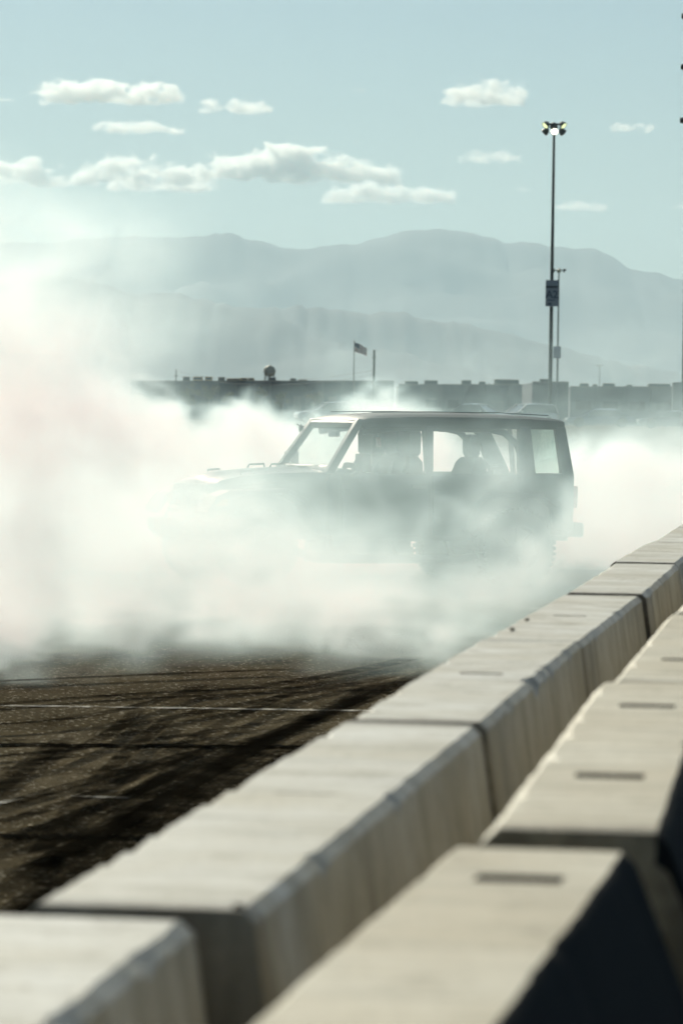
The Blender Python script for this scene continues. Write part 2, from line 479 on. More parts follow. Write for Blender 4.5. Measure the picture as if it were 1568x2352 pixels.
# crumbs of broken concrete lying on the white row
def crumb(px, py, depth, r_, label, zt=H1):
    rnd = random.Random(int(px))
    bm = bmesh.new(); bmesh.ops.create_icosphere(bm, subdivisions=2, radius=r_)
    for v in bm.verts: v.co *= rnd.uniform(.7, 1.25); v.co.z *= .55
    me = bpy.data.meshes.new('concrete_crumb'); bm.to_mesh(me); bm.free(); me.materials.append(M['concrete'])
    o = link(bpy.data.objects.new('concrete_crumb', me)); p = at(px, py, depth); o.location = (p.x + .055, p.y, zt + r_ * .2)
    tag(o, label, 'rubble', 'concrete crumbs on the barriers')
crumb(1140, 1456, 13.5, .010, 'dark edged concrete crumb at the left corner of the fourth white barrier')
crumb(1175, 1436, 14.2, .010, 'pale concrete crumb on the left edge of the fourth white barrier')
crumb(462, 2083, 5.72, .010, 'small pale concrete crumb at the near joint of the white barriers')

# ------------------------------------------------------------------ volumes kept in a voxel grid
rs = np.random.RandomState(11)

def cubic_up(src, n_out, axis):
    """Smooth cubic resampling of a coarse grid along one axis."""
    n_in = src.shape[axis]
    u = np.linspace(1.0, n_in - 2.001, n_out)
    i = np.floor(u).astype(int); t = u - i
    w = np.stack([-.5*t+t*t-.5*t**3, 1-2.5*t*t+1.5*t**3, .5*t+2*t*t-1.5*t**3, -.5*t*t+.5*t**3])
    W = np.zeros((n_out, n_in), np.float32)
    for k in range(4):
        np.add.at(W, (np.arange(n_out), np.clip(i - 1 + k, 0, n_in - 1)), w[k])
    return np.moveaxis(np.tensordot(W, src, axes=(1, axis)), 0, axis)

def noise_grid(shape, size, wave, state):
    """Smooth random field over a grid of `size` metres with features of about `wave` metres (three numbers)."""
    n = [max(2, int(math.ceil(size[k] / wave[k]))) + 4 for k in range(3)]
    g = state.standard_normal(n).astype(np.float32)
    for k in range(3): g = cubic_up(g, shape[k], k)
    return g.astype(np.float32) * 1.15

def fbm(shape, size, wave, octaves, state, gain=.55, billow=False):
    out = np.zeros(shape, np.float32); a = 1.0; tot = 0
    w = np.array(wave, float)
    for o in range(octaves):
        g = noise_grid(shape, size, w, state)
        if billow: g = 1.0 - 2.2 * np.abs(g) * .7
        out += a * g; tot += a * a; a *= gain; w = w * .5
    return out / math.sqrt(tot)

def warp(g, ox, oy, oz):
    """Sample grid g at indices shifted by the given offsets (in cells), trilinear."""
    nx, ny, nz = g.shape
    I, J, K = np.meshgrid(np.arange(nx, dtype=np.float32), np.arange(ny, dtype=np.float32), np.arange(nz, dtype=np.float32), indexing='ij')
    I = np.clip(I + ox, 0, nx - 1.001); J = np.clip(J + oy, 0, ny - 1.001); K = np.clip(K + oz, 0, nz - 1.001)
    i = I.astype(np.int32); j = J.astype(np.int32); k = K.astype(np.int32)
    I -= i; J -= j; K -= k
    f = g.ravel(); b = (i * ny + j) * nz + k
    def L3(o): return f[b + o] * (1 - K) + f[b + o + 1] * K
    return (L3(0) * (1 - J) + L3(nz) * J) * (1 - I) + (L3(ny * nz) * (1 - J) + L3(ny * nz + nz) * J) * I

def sstep(a, b, x):
    t = np.clip((x - a) / (b - a), 0, 1)
    return t * t * (3 - 2 * t)

_grid_tree = {}
def grid_tree(n, m):
    """Node group that turns the object's own lattice of points, each with a density, into a volume grid."""
    key = (tuple(n), m.name)
    if key in _grid_tree: return _grid_tree[key]
    nt = bpy.data.node_groups.new('density_grid', 'GeometryNodeTree')
    nt.interface.new_socket('Geometry', in_out='INPUT', socket_type='NodeSocketGeometry')
    nt.interface.new_socket('Geometry', in_out='OUTPUT', socket_type='NodeSocketGeometry')
    N = nt.nodes.new; L = nt.links.new
    gi = N('NodeGroupInput'); go = N('NodeGroupOutput')
    bb = N('GeometryNodeBoundBox'); L(gi.outputs[0], bb.inputs[0])
    vc = N('GeometryNodeVolumeCube')
    for k, ax in enumerate(('Resolution X', 'Resolution Y', 'Resolution Z')): vc.inputs[ax].default_value = n[k]
    L(bb.outputs['Min'], vc.inputs['Min']); L(bb.outputs['Max'], vc.inputs['Max'])
    pos = N('GeometryNodeInputPosition')
    def vm(op, a, b):
        x = N('ShaderNodeVectorMath'); x.operation = op; L(a, x.inputs[0])
        if isinstance(b, tuple): x.inputs[1].default_value = b
        else: L(b, x.inputs[1])
        return x.outputs[0]
    rel = vm('DIVIDE', vm('SUBTRACT', pos.outputs[0], bb.outputs['Min']), vm('SUBTRACT', bb.outputs['Max'], bb.outputs['Min']))
    idx = vm('MULTIPLY', rel, tuple(float(k - 1) for k in n))
    sp = N('ShaderNodeSeparateXYZ'); L(idx, sp.inputs[0])
    def mth(op, a, b):
        x = N('ShaderNodeMath'); x.operation = op
        for k, v in enumerate((a, b)):
            if isinstance(v, (int, float)): x.inputs[k].default_value = v
            else: L(v, x.inputs[k])
        return x.outputs[0]
    def integer(v):
        x = N('FunctionNodeFloatToInt'); x.rounding_mode = 'ROUND'; L(v, x.inputs[0]); return x.outputs[0]
    def imath(op, a, b):
        x = N('FunctionNodeIntegerMath'); x.operation = op
        for k, v in enumerate((a, b)):
            if isinstance(v, int): x.inputs[k].default_value = v
            else: L(v, x.inputs[k])
        return x.outputs[0]
    i3 = imath('ADD', imath('MULTIPLY', imath('ADD', imath('MULTIPLY', integer(sp.outputs[0]), n[1]), integer(sp.outputs[1])), n[2]), integer(sp.outputs[2]))
    na = N('GeometryNodeInputNamedAttribute'); na.data_type = 'FLOAT'; na.inputs[0].default_value = 'density'
    si = N('GeometryNodeSampleIndex'); si.data_type = 'FLOAT'; si.domain = 'POINT'
    L(gi.outputs[0], si.inputs['Geometry']); L(na.outputs[0], si.inputs['Value']); L(i3, si.inputs['Index'])
    L(si.outputs[0], vc.inputs['Density'])
    sm = N('GeometryNodeSetMaterial'); sm.inputs['Material'].default_value = m
    L(vc.outputs[0], sm.inputs[0]); L(sm.outputs[0], go.inputs[0])
    _grid_tree[key] = nt
    return nt

def grid_object(name, lo, hi, dens, m):
    n = dens.shape
    X = [np.linspace(lo[k], hi[k], n[k], dtype=np.float32) for k in range(3)]
    co = np.empty((*n, 3), np.float32)
    co[..., 0] = X[0][:, None, None]; co[..., 1] = X[1][None, :, None]; co[..., 2] = X[2][None, None, :]
    me = bpy.data.meshes.new(name)
    me.vertices.add(dens.size)
    me.attributes['position'].data.foreach_set('vector', co.ravel())
    a = me.attributes.new('density', 'FLOAT', 'POINT'); a.data.foreach_set('value', np.ascontiguousarray(dens, np.float32).ravel())
    me.materials.append(m)
    o = link(bpy.data.objects.new(name, me))
    md = o.modifiers.new('density_grid', 'NODES'); md.node_group = grid_tree(n, m)
    return o


# ------------------------------------------------------------------ mountains
def mountain(name, crest, depth, spread, m, seed, label):
    """A range whose skyline runs through the given picture places; its flanks fall away to both sides in ridges and gullies."""
    rnd = np.random.RandomState(seed)
    pts = [at(px, py, depth) for px, py in crest]
    cx = np.array([p.x for p in pts]); cz = np.array([p.z for p in pts])
    xs = np.linspace(cx[0], cx[-1], 260)
    hz = np.interp(xs, cx, cz)
    hz = hz + np.interp(xs, np.linspace(cx[0], cx[-1], 200), rnd.standard_normal(200)) * (spread * .0018)
    ts = np.concatenate([-np.linspace(1, 0, 22)[:-1] ** 1.2, np.linspace(0, 1, 22) ** 1.2])
    nz = len(ts)
    X, T_ = np.meshgrid(xs, ts, indexing='ij'); Y = depth + T_ * spread; A = np.abs(T_)
    g2 = fbm((len(xs), nz, 4), (xs[-1] - xs[0], 2 * spread, 1.), (900., 800., 1.), 4, rnd, .55, billow=True)[:, :, 1]
    rough = g2 * spread * .030 * np.minimum(1, A * 4) * (1 - A)
    Z = np.maximum(-5.0, (hz[:, None] + 6) * (1 - A) ** 1.25 + rough - 5.0)
    v = np.stack([X, Y, Z], -1).reshape(-1, 3).tolist()
    mb = MB(); mb.add(v, [(i*nz+j, (i+1)*nz+j, (i+1)*nz+j+1, i*nz+j+1) for i in range(len(xs)-1) for j in range(nz-1)])
    o = mb.build(name, m, smooth=60)
    tag(o, label, None, kind='structure')
M['rock'] = mat('desert_rock', (.11, .108, .105), .95, noise=.4, nscale=.004)
far = [(-900, 600), (-500, 570), (-200, 585), (0, 562), (170, 552), (250, 545), (330, 545), (400, 549), (440, 545), (525, 533), (575, 552), (650, 563), (690, 572), (770, 562), (840, 560), (870, 545), (960, 527), (1000, 526), (1060, 530),
       (1140, 550), (1150, 560), (1215, 556), (1260, 562), (1320, 573), (1365, 567), (1400, 590), (1450, 620), (1500, 625), (1568, 640), (1700, 655), (1900, 630), (2200, 660), (2600, 690)]
near = [(-900, 640), (-500, 610), (-100, 640), (60, 628), (170, 640), (240, 655), (320, 680), (370, 672), (420, 674), (480, 695), (560, 708), (700, 706), (870, 720), (930, 717), (980, 735), (1050, 740), (1100, 752), (1170, 770), (1300, 800), (1450, 840), (1700, 880), (2000, 930)]
mountain('mountain', far, 14000, 2600, M['rock'], 3, 'long hazy blue mountain range along the horizon')
mountain('mountain', near, 9500, 1700, M['rock'], 8, 'lower nearer hazy ridge in front of the long range')

# ------------------------------------------------------------------ clouds: each its own puffy volume, far beyond the haze
def build_clouds():
    m = volume_mat('cloud_droplets', (.996, .985, .955), 1.0, .6)
    pv = [k for k in m.node_tree.nodes if k.type == 'PRINCIPLED_VOLUME'][0]
    pv.inputs['Density Attribute'].default_value = 'density'
    spec = [  # x0, x1, y top, y base, thickness, label
        (55, 430, 166, 232, 1.0, 'long flat-based cloud at the upper left'), (450, 632, 212, 258, .8, 'small ragged cloud right of the long upper left one'),
        (200, 428, 264, 302, .8, 'thin cloud above the left end of the big bank'), (-120, 190, 318, 425, .9, 'left end of the big cloud bank, cut by the left edge'),
        (150, 490, 328, 425, .9, 'puffy middle of the big cloud bank'), (430, 932, 314, 415, 1.1, 'widest cloud of the big bank, grey underneath'),
        (230, 510, 398, 436, .7, 'thin low strip under the left of the big bank'), (725, 1060, 402, 462, .8, 'lowest cloud right of the big bank'),
        (1004, 1222, 150, 240, .9, 'ragged bright cloud at the upper right'), (1046, 1204, 336, 372, .6, 'faint thin cloud left of the tall lamp pole'),
        (1396, 1508, 272, 302, .8, 'small smooth cloud right of the lamp pole head'), (1270, 1402, 448, 484, .7, 'low cloud crossed by the lamp pole'),
        (1180, 1226, 421, 440, .5, 'tiny cloud just left of the lamp pole'), (806, 840, 194, 210, .5, 'tiny lone cloud high in the middle'),
        (-30, 34, 215, 232, .5, 'scrap of cloud at the left edge'), (846, 930, 372, 402, .5, 'small puff under the right end of the bank'), (1540, 1640, 456, 478, .5, 'scrap of cloud at the right edge')]
    for k, (x0, x1, y0, y1, den, label) in enumerate(spec):
        st = np.random.RandomState(100 + k)
        D = 1700.0 / ((968 - y1) / F)
        a = at(x0, y1, D); b = at(x1, y0, D)
        W = b.x - a.x; Hh = b.z - a.z; dp = min(W * .55, 900.)
        n = (int(min(190, max(30, (x1 - x0) / 2.4))), 24, int(min(56, max(18, (y1 - y0) / 1.6))))
        sz = (W, dp, Hh)
        x = np.linspace(-1, 1, n[0])[:, None, None]; y = np.linspace(-1, 1, n[1])[None, :, None]; z = np.linspace(0, 1, n[2])[None, None, :]
        wv = max(Hh * .75, 60.)
        env = np.full(n, -1.0)
        for q in range(max(8, int(6.5 * W / Hh))):        # heaped puffs on a ragged base
            cx_ = st.uniform(-.88, .88); r_ = min(1.0, .45 + W / Hh / 9) * st.uniform(.16, .47) * (1 - .5 * abs(cx_) ** 1.5); cz_ = .16 + r_ * st.uniform(.1, .8); cy_ = st.uniform(-.45, .45)
            d2 = np.sqrt(((x - cx_) * W / 2 / (Hh * 1.8)) ** 2 + ((y - cy_) * dp / 2 / (Hh * 1.6)) ** 2 + ((z - cz_) * (1.0 + .8 * (z < cz_))) ** 2)
            env = np.maximum(env, r_ - d2)
        bl = fbm(n, sz, (wv * .7, wv, wv * .55), 4, st, .62, billow=True); fb_ = fbm(n, sz, (wv * 1.1, wv * 1.4, wv * .8), 4, st, .6)
        f_ = env + .11 * bl + .12 * fb_
        edge_ = sstep(.0, .10, z) * sstep(1, .9, z) * sstep(1.0, .85, np.abs(x)) * sstep(1, .85, np.abs(y))
        d = sstep(.0, .16, f_) * edge_
        o = grid_object('cloud', (-W / 2, -dp / 2, 0), (W / 2, dp / 2, Hh), (d * .022 * den).astype(np.float32), m)
        o.location = ((a.x + b.x) / 2, D + dp / 2, a.z)
        tag(o, label, 'cloud', 'fair weather clouds over the mountains', 'stuff')

# ------------------------------------------------------------------ the spinning off-road car
M['paint_dark'] = mat('dark_green_paint', (.022, .032, .032), .42, coat=.15)
M['trim'] = mat('black_trim', (.018, .018, .019), .55, bump=.15, bscale=60)
M['rubber'] = mat('tyre_rubber', (.018, .018, .018), .8, bump=.4, bscale=25)
M['seat'] = mat('black_seat_cloth', (.022, .022, .024), .85, bump=.2, bscale=80)
M['steel'] = mat('dark_steel', (.10, .10, .10), .45, metal=.8)
M['rim'] = mat('grey_rim', (.16, .16, .17), .35, metal=.9)
M['tail_red'] = mat('red_lens', (.35, .02, .015), .25)
M['amber'] = mat('amber_lens', (.6, .22, .03), .3)
M['lamp_lens'] = mat('lamp_lens', (.6, .62, .62), .15)
M['skin'] = mat('skin', (.42, .26, .19), .55)
M['shirt'] = mat('dark_shirt', (.03, .032, .04), .9)

def glass_mat(name, col, alpha):
    m = bpy.data.materials.new(name); m.use_nodes = True
    nt = m.node_tree; b = nt.nodes['Principled BSDF']
    g = nt.nodes.new('ShaderNodeBsdfGlossy'); g.inputs['Roughness'].default_value = .03
    t = nt.nodes.new('ShaderNodeBsdfTransparent'); t.inputs['Color'].default_value = (*col, 1)
    lw = nt.nodes.new('ShaderNodeLayerWeight'); lw.inputs['Blend'].default_value = .25
    mx = nt.nodes.new('ShaderNodeMixShader')
    ml = nt.nodes.new('ShaderNodeMath'); ml.operation = 'MULTIPLY'; ml.inputs[1].default_value = alpha
    nt.links.new(lw.outputs['Fresnel'], ml.inputs[0]); nt.links.new(ml.outputs[0], mx.inputs[0])
    nt.links.new(t.outputs[0], mx.inputs[1]); nt.links.new(g.outputs[0], mx.inputs[2])
    nt.links.new(mx.outputs[0], nt.nodes['Material Output'].inputs['Surface'])
    nt.nodes.remove(b)
    return m
M['glass'] = glass_mat('clear_glass', (.90, .95, .93), .3)

def make_wheel(parent, f, y, name='wheel', yaw=0.0):
    w = empty(name, (f, y, .425), yaw); w.parent = parent
    s = 1 if y > 0 else -1
    t = MB()
    t.lathe([(-.13, .25), (-.145, .30), (-.14, .375), (-.115, .41), (-.06, .423), (.06, .423), (.115, .41), (.14, .375), (.145, .30), (.13, .25), (-.13, .25)], 44, caps=False)
    for k in range(44):
        a = 2 * math.pi * k / 44
        mm = Matrix.Rotation(a, 4, 'Y')
        for sd in (-1, 1):
            off = .0 if sd > 0 else math.pi / 44
            m2 = Matrix.Rotation(a + off, 4, 'Y')
            t.box(-.019, .019, *sorted((sd * .02, sd * .13)), .40, .436, m=m2)
    t.build('tyre', M['rubber'], w, smooth=35)
    r_ = MB()
    r_.lathe([(s * -.10, .24), (s * .10, .255), (s * .125, .255), (s * .125, .235), (s * .06, .215), (s * .05, .09), (s * .085, .07), (s * .09, .0)], 36)
    for k in range(7):
        m2 = Matrix.Rotation(2 * math.pi * k / 7, 4, 'Y')
        r_.box(-.028, .028, *sorted((s * .045, s * .105)), .06, .235, m=m2)
    r_.build('rim', M['rim'], w, smooth=30)
    return w

def build_car():
    th = R(23)
    c = empty('off_road_car', (at(823, 1100, 41.6).x, 41.6, 0), math.pi + th)
    tag(c, 'dark open-sided four-door off-road car spinning its tyres in the smoke', 'car')
    P, T = M['paint_dark'], M['trim']
    # tub: floor, sides, firewall
    b = MB()
    b.box(-2.20, .62, -.70, .70, .50, .56)
    for s in (-1, 1):
        y0, y1 = sorted((s * .70, s * .775))
        b.prism([(-2.22, .62), (-1.98, .62), (-1.95, .86), (-1.72, 1.0), (-1.25, 1.0), (-1.05, .86), (-1.0, .50), (.62, .50), (.66, .60), (.66, 1.22), (-2.22, 1.225)], y0, y1)
    b.box(.56, .66, -.70, .70, .50, 1.20)
    b.box(-2.22, -2.14, -.70, .70, .60, 1.20)
    b.build('body_tub', P, c, bevel=.012, smooth=40)
    # engine bay between the front wheels, narrowing forward
    e = MB()
    def sec(f, hw, z0, z1): return [(f, -hw, z0), (f, hw, z0), (f, hw, z1 - .05), (f, hw - .05, z1), (f, -hw + .05, z1), (f, -hw, z1 - .05)]
    e.loft([sec(.66, .69, .55, 1.20), sec(1.2, .62, .55, 1.165), sec(1.84, .54, .55, 1.08)])
    e.build('engine_bay', P, c, smooth=40)
    h = MB()
    def hs(f, hw, z, t=.035):
        w = [(-1, -.05), (-.96, .0), (-.7, .022), (-.35, .03), (-.3, .045), (0, .05), (.3, .045), (.35, .03), (.7, .022), (.96, 0), (1, -.05)]
        up = [(f, a * hw, z + b_) for a, b_ in w]
        return up + [(f, a * hw, z + b_ - t) for a, b_ in reversed(w)]
    h.loft([hs(.64, .72, 1.225), hs(.9, .70, 1.222), hs(1.3, .645, 1.20), hs(1.65, .60, 1.165), hs(1.82, .57, 1.125), hs(1.90, .56, 1.07), hs(1.92, .55, 1.02)])
    hood = h.build('hood', P, c, smooth=40)
    for s in (-1, 1):
        l = MB(); l.tube([(1.42, s * .50, 1.20), (1.42, s * .50, 1.235), (1.56, s * .49, 1.225), (1.56, s * .49, 1.18)], .012, 8)
        l.build('hood_latch', T, hood, smooth=40)
        wz = MB(); wz.box(.70, .78, s * .16 - .05, s * .16 + .05, 1.26, 1.285); wz.tube([(.72, s * .16, 1.28), (.60, s * .5, 1.30)], .008, 6); wz.build('wiper', T, c)
    fl = MB(); fl.tube([(.98, -.30, 1.26), (.99, -.29, 1.298), (1.16, -.28, 1.29), (1.19, -.28, 1.245)], .011, 8); fl.tube([(.84, -.05, 1.26), (.85, -.05, 1.305), (1.0, -.04, 1.298), (1.03, -.04, 1.255)], .011, 8)
    fl.build('hood_loop', T, hood)
    # grille with its seven slots, round headlights
    g = MB()
    g.prism([(-.60, .62), (.60, .62), (.62, .95), (.54, 1.09), (-.54, 1.09), (-.62, .95)], 1.86, 1.94, 'X')
    gr = g.build('grille', P, c, bevel=.02, smooth=40)
    for k in range(7):
        s = MB(); yy = (k - 3) * .088; s.prism([(yy - .027, .70), (yy + .027, .70), (yy + .03, .985), (yy, 1.012), (yy - .03, .985)], 1.935, 1.952, 'X'); s.build('grille_slot', T, gr)
    for s in (-1, 1):
        q = MB(); q.lathe([(1.93, .115), (1.975, .112), (1.985, .095), (1.995, .0)], 28, 'X', (0, s * .455, .885)); q.build('headlight', M['lamp_lens'], c, smooth=40)
        q = MB(); q.lathe([(2.0, .035), (2.02, .03), (2.024, 0)], 16, 'X', (-.0, s * .80, .90)); q.box(1.84, 2.005, s * .80 - .05, s * .80 + .05, .865, .935); q.build('turn_signal', M['amber'], c, smooth=40)
    # bumpers with hooks and winch hoop
    fb = MB()
    fb.prism([(-.86, .58), (-.62, .50), (.62, .50), (.86, .58), (.86, .70), (.62, .72), (-.62, .72), (-.86, .70)], 1.98, 2.12, 'X')
    fb.box(1.80, 2.0, -.45, .45, .52, .62)
    bumper = fb.build('front_bumper', T, c, bevel=.02, smooth=40)
    for s in (-1, 1):
        hk = MB(); hk.tube([(2.11, s * .40, .66), (2.18, s * .40, .66), (2.20, s * .40, .60), (2.11, s * .40, .56)], .016, 8); hk.build('tow_hook', M['tail_red'], bumper)
    hoop = MB(); hoop.tube([(2.06, -.42, .71), (2.04, -.36, .82), (2.04, .36, .82), (2.06, .42, .71)], .026, 10); hoop.build('bumper_hoop', T, bumper, smooth=40)
    rb = MB(); rb.box(-2.36, -2.24, -.76, .76, .54, .70); rb.box(-2.26, -2.2, -.5, .5, .54, .68); rb.build('rear_bumper', T, c, bevel=.025, smooth=40)
    # fender flares
    for f0, zf in ((1.5, 1.0), (-1.48, 1.0)):
        for s in (-1, 1):
            y0, y1 = sorted((s * (.56 if f0 > 0 else .74), s * .945))
            q = MB(); t = .05
            if f0 > 0: arc = [(f0 + .62, .80), (f0 + .50, .97), (f0 + .36, 1.03), (f0 - .30, 1.055), (f0 - .52, .95), (f0 - .70, .62)]
            else: arc = [(f0 + .60, .62), (f0 + .48, .90), (f0 + .32, 1.02), (f0 - .32, 1.02), (f0 - .50, .92), (f0 - .60, .74)]
            inn = [(a - (a - f0) * .07, z - t) for a, z in arc]
            for k in range(len(arc) - 1):
                a0, a1, i1, i0 = arc[k], arc[k+1], inn[k+1], inn[k]
                q.hexa([(i0[0], y0, i0[1]), (i1[0], y0, i1[1]), (i1[0], y1, i1[1]), (i0[0], y1, i0[1]), (a0[0], y0, a0[1]), (a1[0], y0, a1[1]), (a1[0], y1, a1[1]), (a0[0], y1, a0[1])])
            q.build('fender_flare', T, c, bevel=.008)
    # doors: skins, hinges and handles
    for s in (-1, 1):
        for nm, poly, hx in (('front_door', [(.52, .56), (.54, 1.205), (-.47, 1.21), (-.48, .56)], -.36), ('rear_door', [(-.53, .56), (-.52, 1.21), (-1.36, 1.21), (-1.36, 1.03), (-1.12, .95), (-.98, .56)], -1.22)):
            y0, y1 = sorted((s * .772, s * .815))
            d = MB(); d.prism(poly, y0, y1); dr = d.build(nm, P, c, bevel=.014, smooth=40)
            q = MB(); yy = s * .835; q.box(hx - .09, hx + .09, min(yy, s * .812), max(yy, s * .812) + .0, 1.06, 1.10); q.build('handle', T, dr, bevel=.006)
            fx = .50 if nm == 'front_door' else -.56
            for zz in (.72, 1.02):
                q = MB(); q.box(fx - .05, fx + .03, *sorted((s * .80, s * .835)), zz - .03, zz + .03); q.build('hinge', P, dr, bevel=.006)
    # windshield frame and pane, raked back
    wf = MB()
    for s in (-1, 1):
        wf.hexa([(.60, s * .66, 1.22), (.70, s * .66, 1.22), (.70, s * .76, 1.22), (.60, s * .76, 1.22), (.22, s * .58, 1.79), (.30, s * .58, 1.80), (.30, s * .68, 1.80), (.22, s * .68, 1.79)])
    wf.hexa([(.60, -.66, 1.22), (.69, -.66, 1.22), (.69, .66, 1.22), (.60, .66, 1.22), (.555, -.66, 1.30), (.635, -.66, 1.30), (.635, .66, 1.30), (.555, .66, 1.30)])
    wf.hexa([(.265, -.60, 1.73), (.335, -.60, 1.73), (.335, .60, 1.73), (.265, .60, 1.73), (.20, -.60, 1.80), (.30, -.60, 1.80), (.30, .60, 1.80), (.20, .60, 1.80)])
    wfo = wf.build('windshield_frame', P, c, bevel=.012, smooth=40)
    wp = MB(); wp.hexa([(.605, -.655, 1.30), (.610, -.655, 1.30), (.610, .655, 1.30), (.605, .655, 1.30), (.298, -.595, 1.73), (.303, -.595, 1.73), (.303, .595, 1.73), (.298, .595, 1.73)])
    wp.build('windshield_pane', M['glass'], wfo)
    # hard top: crowned roof with side rails, B and C pillars, rear corners and tailgate glass
    rf = MB()
    def rsec(f, hw, z, cr, t=.05):
        a = [-1, -.985, -.9, -.6, -.2, .2, .6, .9, .985, 1]
        zz = [-.06, -.02, .0, cr * .55, cr, cr, cr * .55, .0, -.02, -.06]
        up = [(f, q * hw, z + w_) for q, w_ in zip(a, zz)]
        return up + [(f, q * hw * .985, z + w_ - t) for q, w_ in reversed(list(zip(a, zz)))]
    rf.loft([rsec(.335, .64, 1.755, .0), rsec(.29, .66, 1.795, .010), rsec(.16, .685, 1.825, .022), rsec(-.3, .70, 1.845, .03), rsec(-1.0, .71, 1.85, .03), rsec(-1.7, .71, 1.84, .028), rsec(-2.05, .705, 1.825, .02), rsec(-2.13, .70, 1.81, .012)])
    roof = rf.build('roof', T, c, smooth=35)
    for s in (-1, 1):
        q = MB()
        q.prism([(.24, 1.69), (.30, 1.77), (-2.10, 1.79), (-2.12, 1.71), (-.0, 1.705)], *sorted((s * .615, s * .69)))
        q.build('roof_rail', T, roof, bevel=.01)
        q = MB(); q.tube([(.1, s * .56, 1.872), (-.6, s * .57, 1.884), (-1.4, s * .57, 1.884), (-2.0, s * .56, 1.862)], .006, 6); q.build('drip_rail', P, roof)
        q = MB(); q.hexa([(-.54, s * .69, 1.20), (-.46, s * .69, 1.20), (-.46, s * .775, 1.20), (-.54, s * .775, 1.20), (-.57, s * .63, 1.73), (-.48, s * .63, 1.73), (-.48, s * .70, 1.73), (-.57, s * .70, 1.73)]); q.build('middle_pillar', T, c, bevel=.01)
        q = MB()
        b0, b1, t0, t1 = (-1.76, -1.56, -1.72, -1.58) if s > 0 else (-2.16, -1.92, -1.84, -1.66)
        q.hexa([(b0, s * .69, 1.20), (b1, s * .69, 1.20), (b1, s * .78, 1.20), (b0, s * .78, 1.20), (t0, s * .63, 1.74), (t1, s * .63, 1.74), (t1, s * .705, 1.74), (t0, s * .705, 1.74)])
        e0, e1 = (-2.08, -2.02) if s > 0 else (-2.19, -2.10)
        q.hexa([(-2.22, s * .69, 1.20), (e0, s * .69, 1.20), (e0, s * .78, 1.20), (-2.22, s * .78, 1.20), (-2.14, s * .63, 1.74), (e1, s * .63, 1.74), (e1, s * .705, 1.74), (-2.14, s * .705, 1.74)])
        q.hexa([(-2.12, s * .69, 1.20), (-1.70, s * .69, 1.20), (-1.70, s * .775, 1.20), (-2.12, s * .775, 1.20), (-2.12, s * .685, 1.235), (-1.70, s * .685, 1.235), (-1.70, s * .77, 1.235), (-2.12, s * .77, 1.235)])
        q.build('rear_pillar', T, c, bevel=.01)
        if s > 0:
          q = MB(); q.hexa([(-2.10, s * .735, 1.23), (-1.74, s * .735, 1.23), (-1.74, s * .74, 1.23), (-2.10, s * .74, 1.23), (-2.04, s * .665, 1.72), (-1.70, s * .665, 1.72), (-1.70, s * .67, 1.72), (-2.04, s * .67, 1.72)]); q.build('quarter_pane', M['glass'], c)
        q = MB(); q.box(-2.275, -2.22, *sorted((s * .60, s * .76)), .86, 1.10); q.build('tail_light', M['tail_red'], c, bevel=.015)
        # tubular side step
        q = MB(); q.tube([(.95, s * .82, .33), (.75, s * .86, .31), (-.85, s * .86, .31), (-1.02, s * .80, .34)], .045, 12)
        for ff in (.6, -.1, -.75): q.tube([(ff, s * .84, .32), (ff, s * .66, .50)], .025, 8)
        q.build('side_step', T, c, smooth=40)
        # door mirror
        q = MB(); q.box(.33, .43, *sorted((s * .90, s * 1.09)), 1.24, 1.43); q.tube([(.42, s * .78, 1.19), (.40, s * .95, 1.25)], .022, 8); q.build('door_mirror', T, c, bevel=.02, smooth=40)
    tg = MB(); tg.hexa([(-2.20, -.66, 1.21), (-2.17, -.66, 1.21), (-2.17, .66, 1.21), (-2.20, .66, 1.21), (-2.115, -.61, 1.74), (-2.09, -.61, 1.74), (-2.09, .61, 1.74), (-2.115, .61, 1.74)]); tg.build('tailgate_pane', M['glass'], c)
    tgd = MB(); tgd.box(-2.27, -2.22, -.56, .56, .66, 1.19); tgd.build('tailgate', P, c, bevel=.02)
    # sport bar inside
    sb = MB()
    for s in (-1, 1):
        sb.tube([(.22, s * .58, 1.66), (-.1, s * .58, 1.70), (-.52, s * .57, 1.71), (-1.25, s * .57, 1.71), (-1.46, s * .58, 1.67), (-1.60, s * .60, 1.55), (-1.66, s * .61, 1.40), (-1.68, s * .62, 1.20), (-1.68, s * .63, .60)], .038, 10)
        sb.tube([(-.52, s * .57, 1.71), (-.54, s * .63, 1.2), (-.54, s * .64, .58)], .038, 10)
    sb.tube([(-.52, -.57, 1.71), (-.52, .57, 1.71)], .036, 10); sb.tube([(-1.22, -.57, 1.70), (-1.22, .57, 1.70)], .036, 10)
    sb.build('sport_bar', T, c, smooth=40)
    # dashboard, steering wheel, inside mirror, sun visors
    d = MB(); d.prism([(.60, .85), (.60, 1.22), (.50, 1.27), (.30, 1.25), (.24, 1.12), (.30, .85)], -.69, .69); d.build('dashboard', T, c, bevel=.02, smooth=40)
    hump = MB(); hump.tube([(.26, .20, 1.24), (.28, .30, 1.30), (.28, .46, 1.30), (.26, .56, 1.24)], .03, 8); hump.build('gauge_cowl', T, c)
    stw = MB(); ring = []; ctr = Vector((.12, .38, 1.13)); ax = Vector((.9, 0, .42)).normalized(); e1 = Vector((0, 1, 0)); e2 = ax.cross(e1)
    ring = [ctr + (e1 * math.cos(2*math.pi*k/28) + e2 * math.sin(2*math.pi*k/28)) * .185 for k in range(29)]
    stw.tube(ring, .015, 8, caps=False)
    for a in (0, 2.1, 4.2): stw.tube([ctr, ctr + (e1 * math.cos(a) + e2 * math.sin(a)) * .185], .018, 6)
    stw.tube([ctr, ctr + ax * .25], .03, 8); stw.build('steering_wheel', T, c, smooth=40)
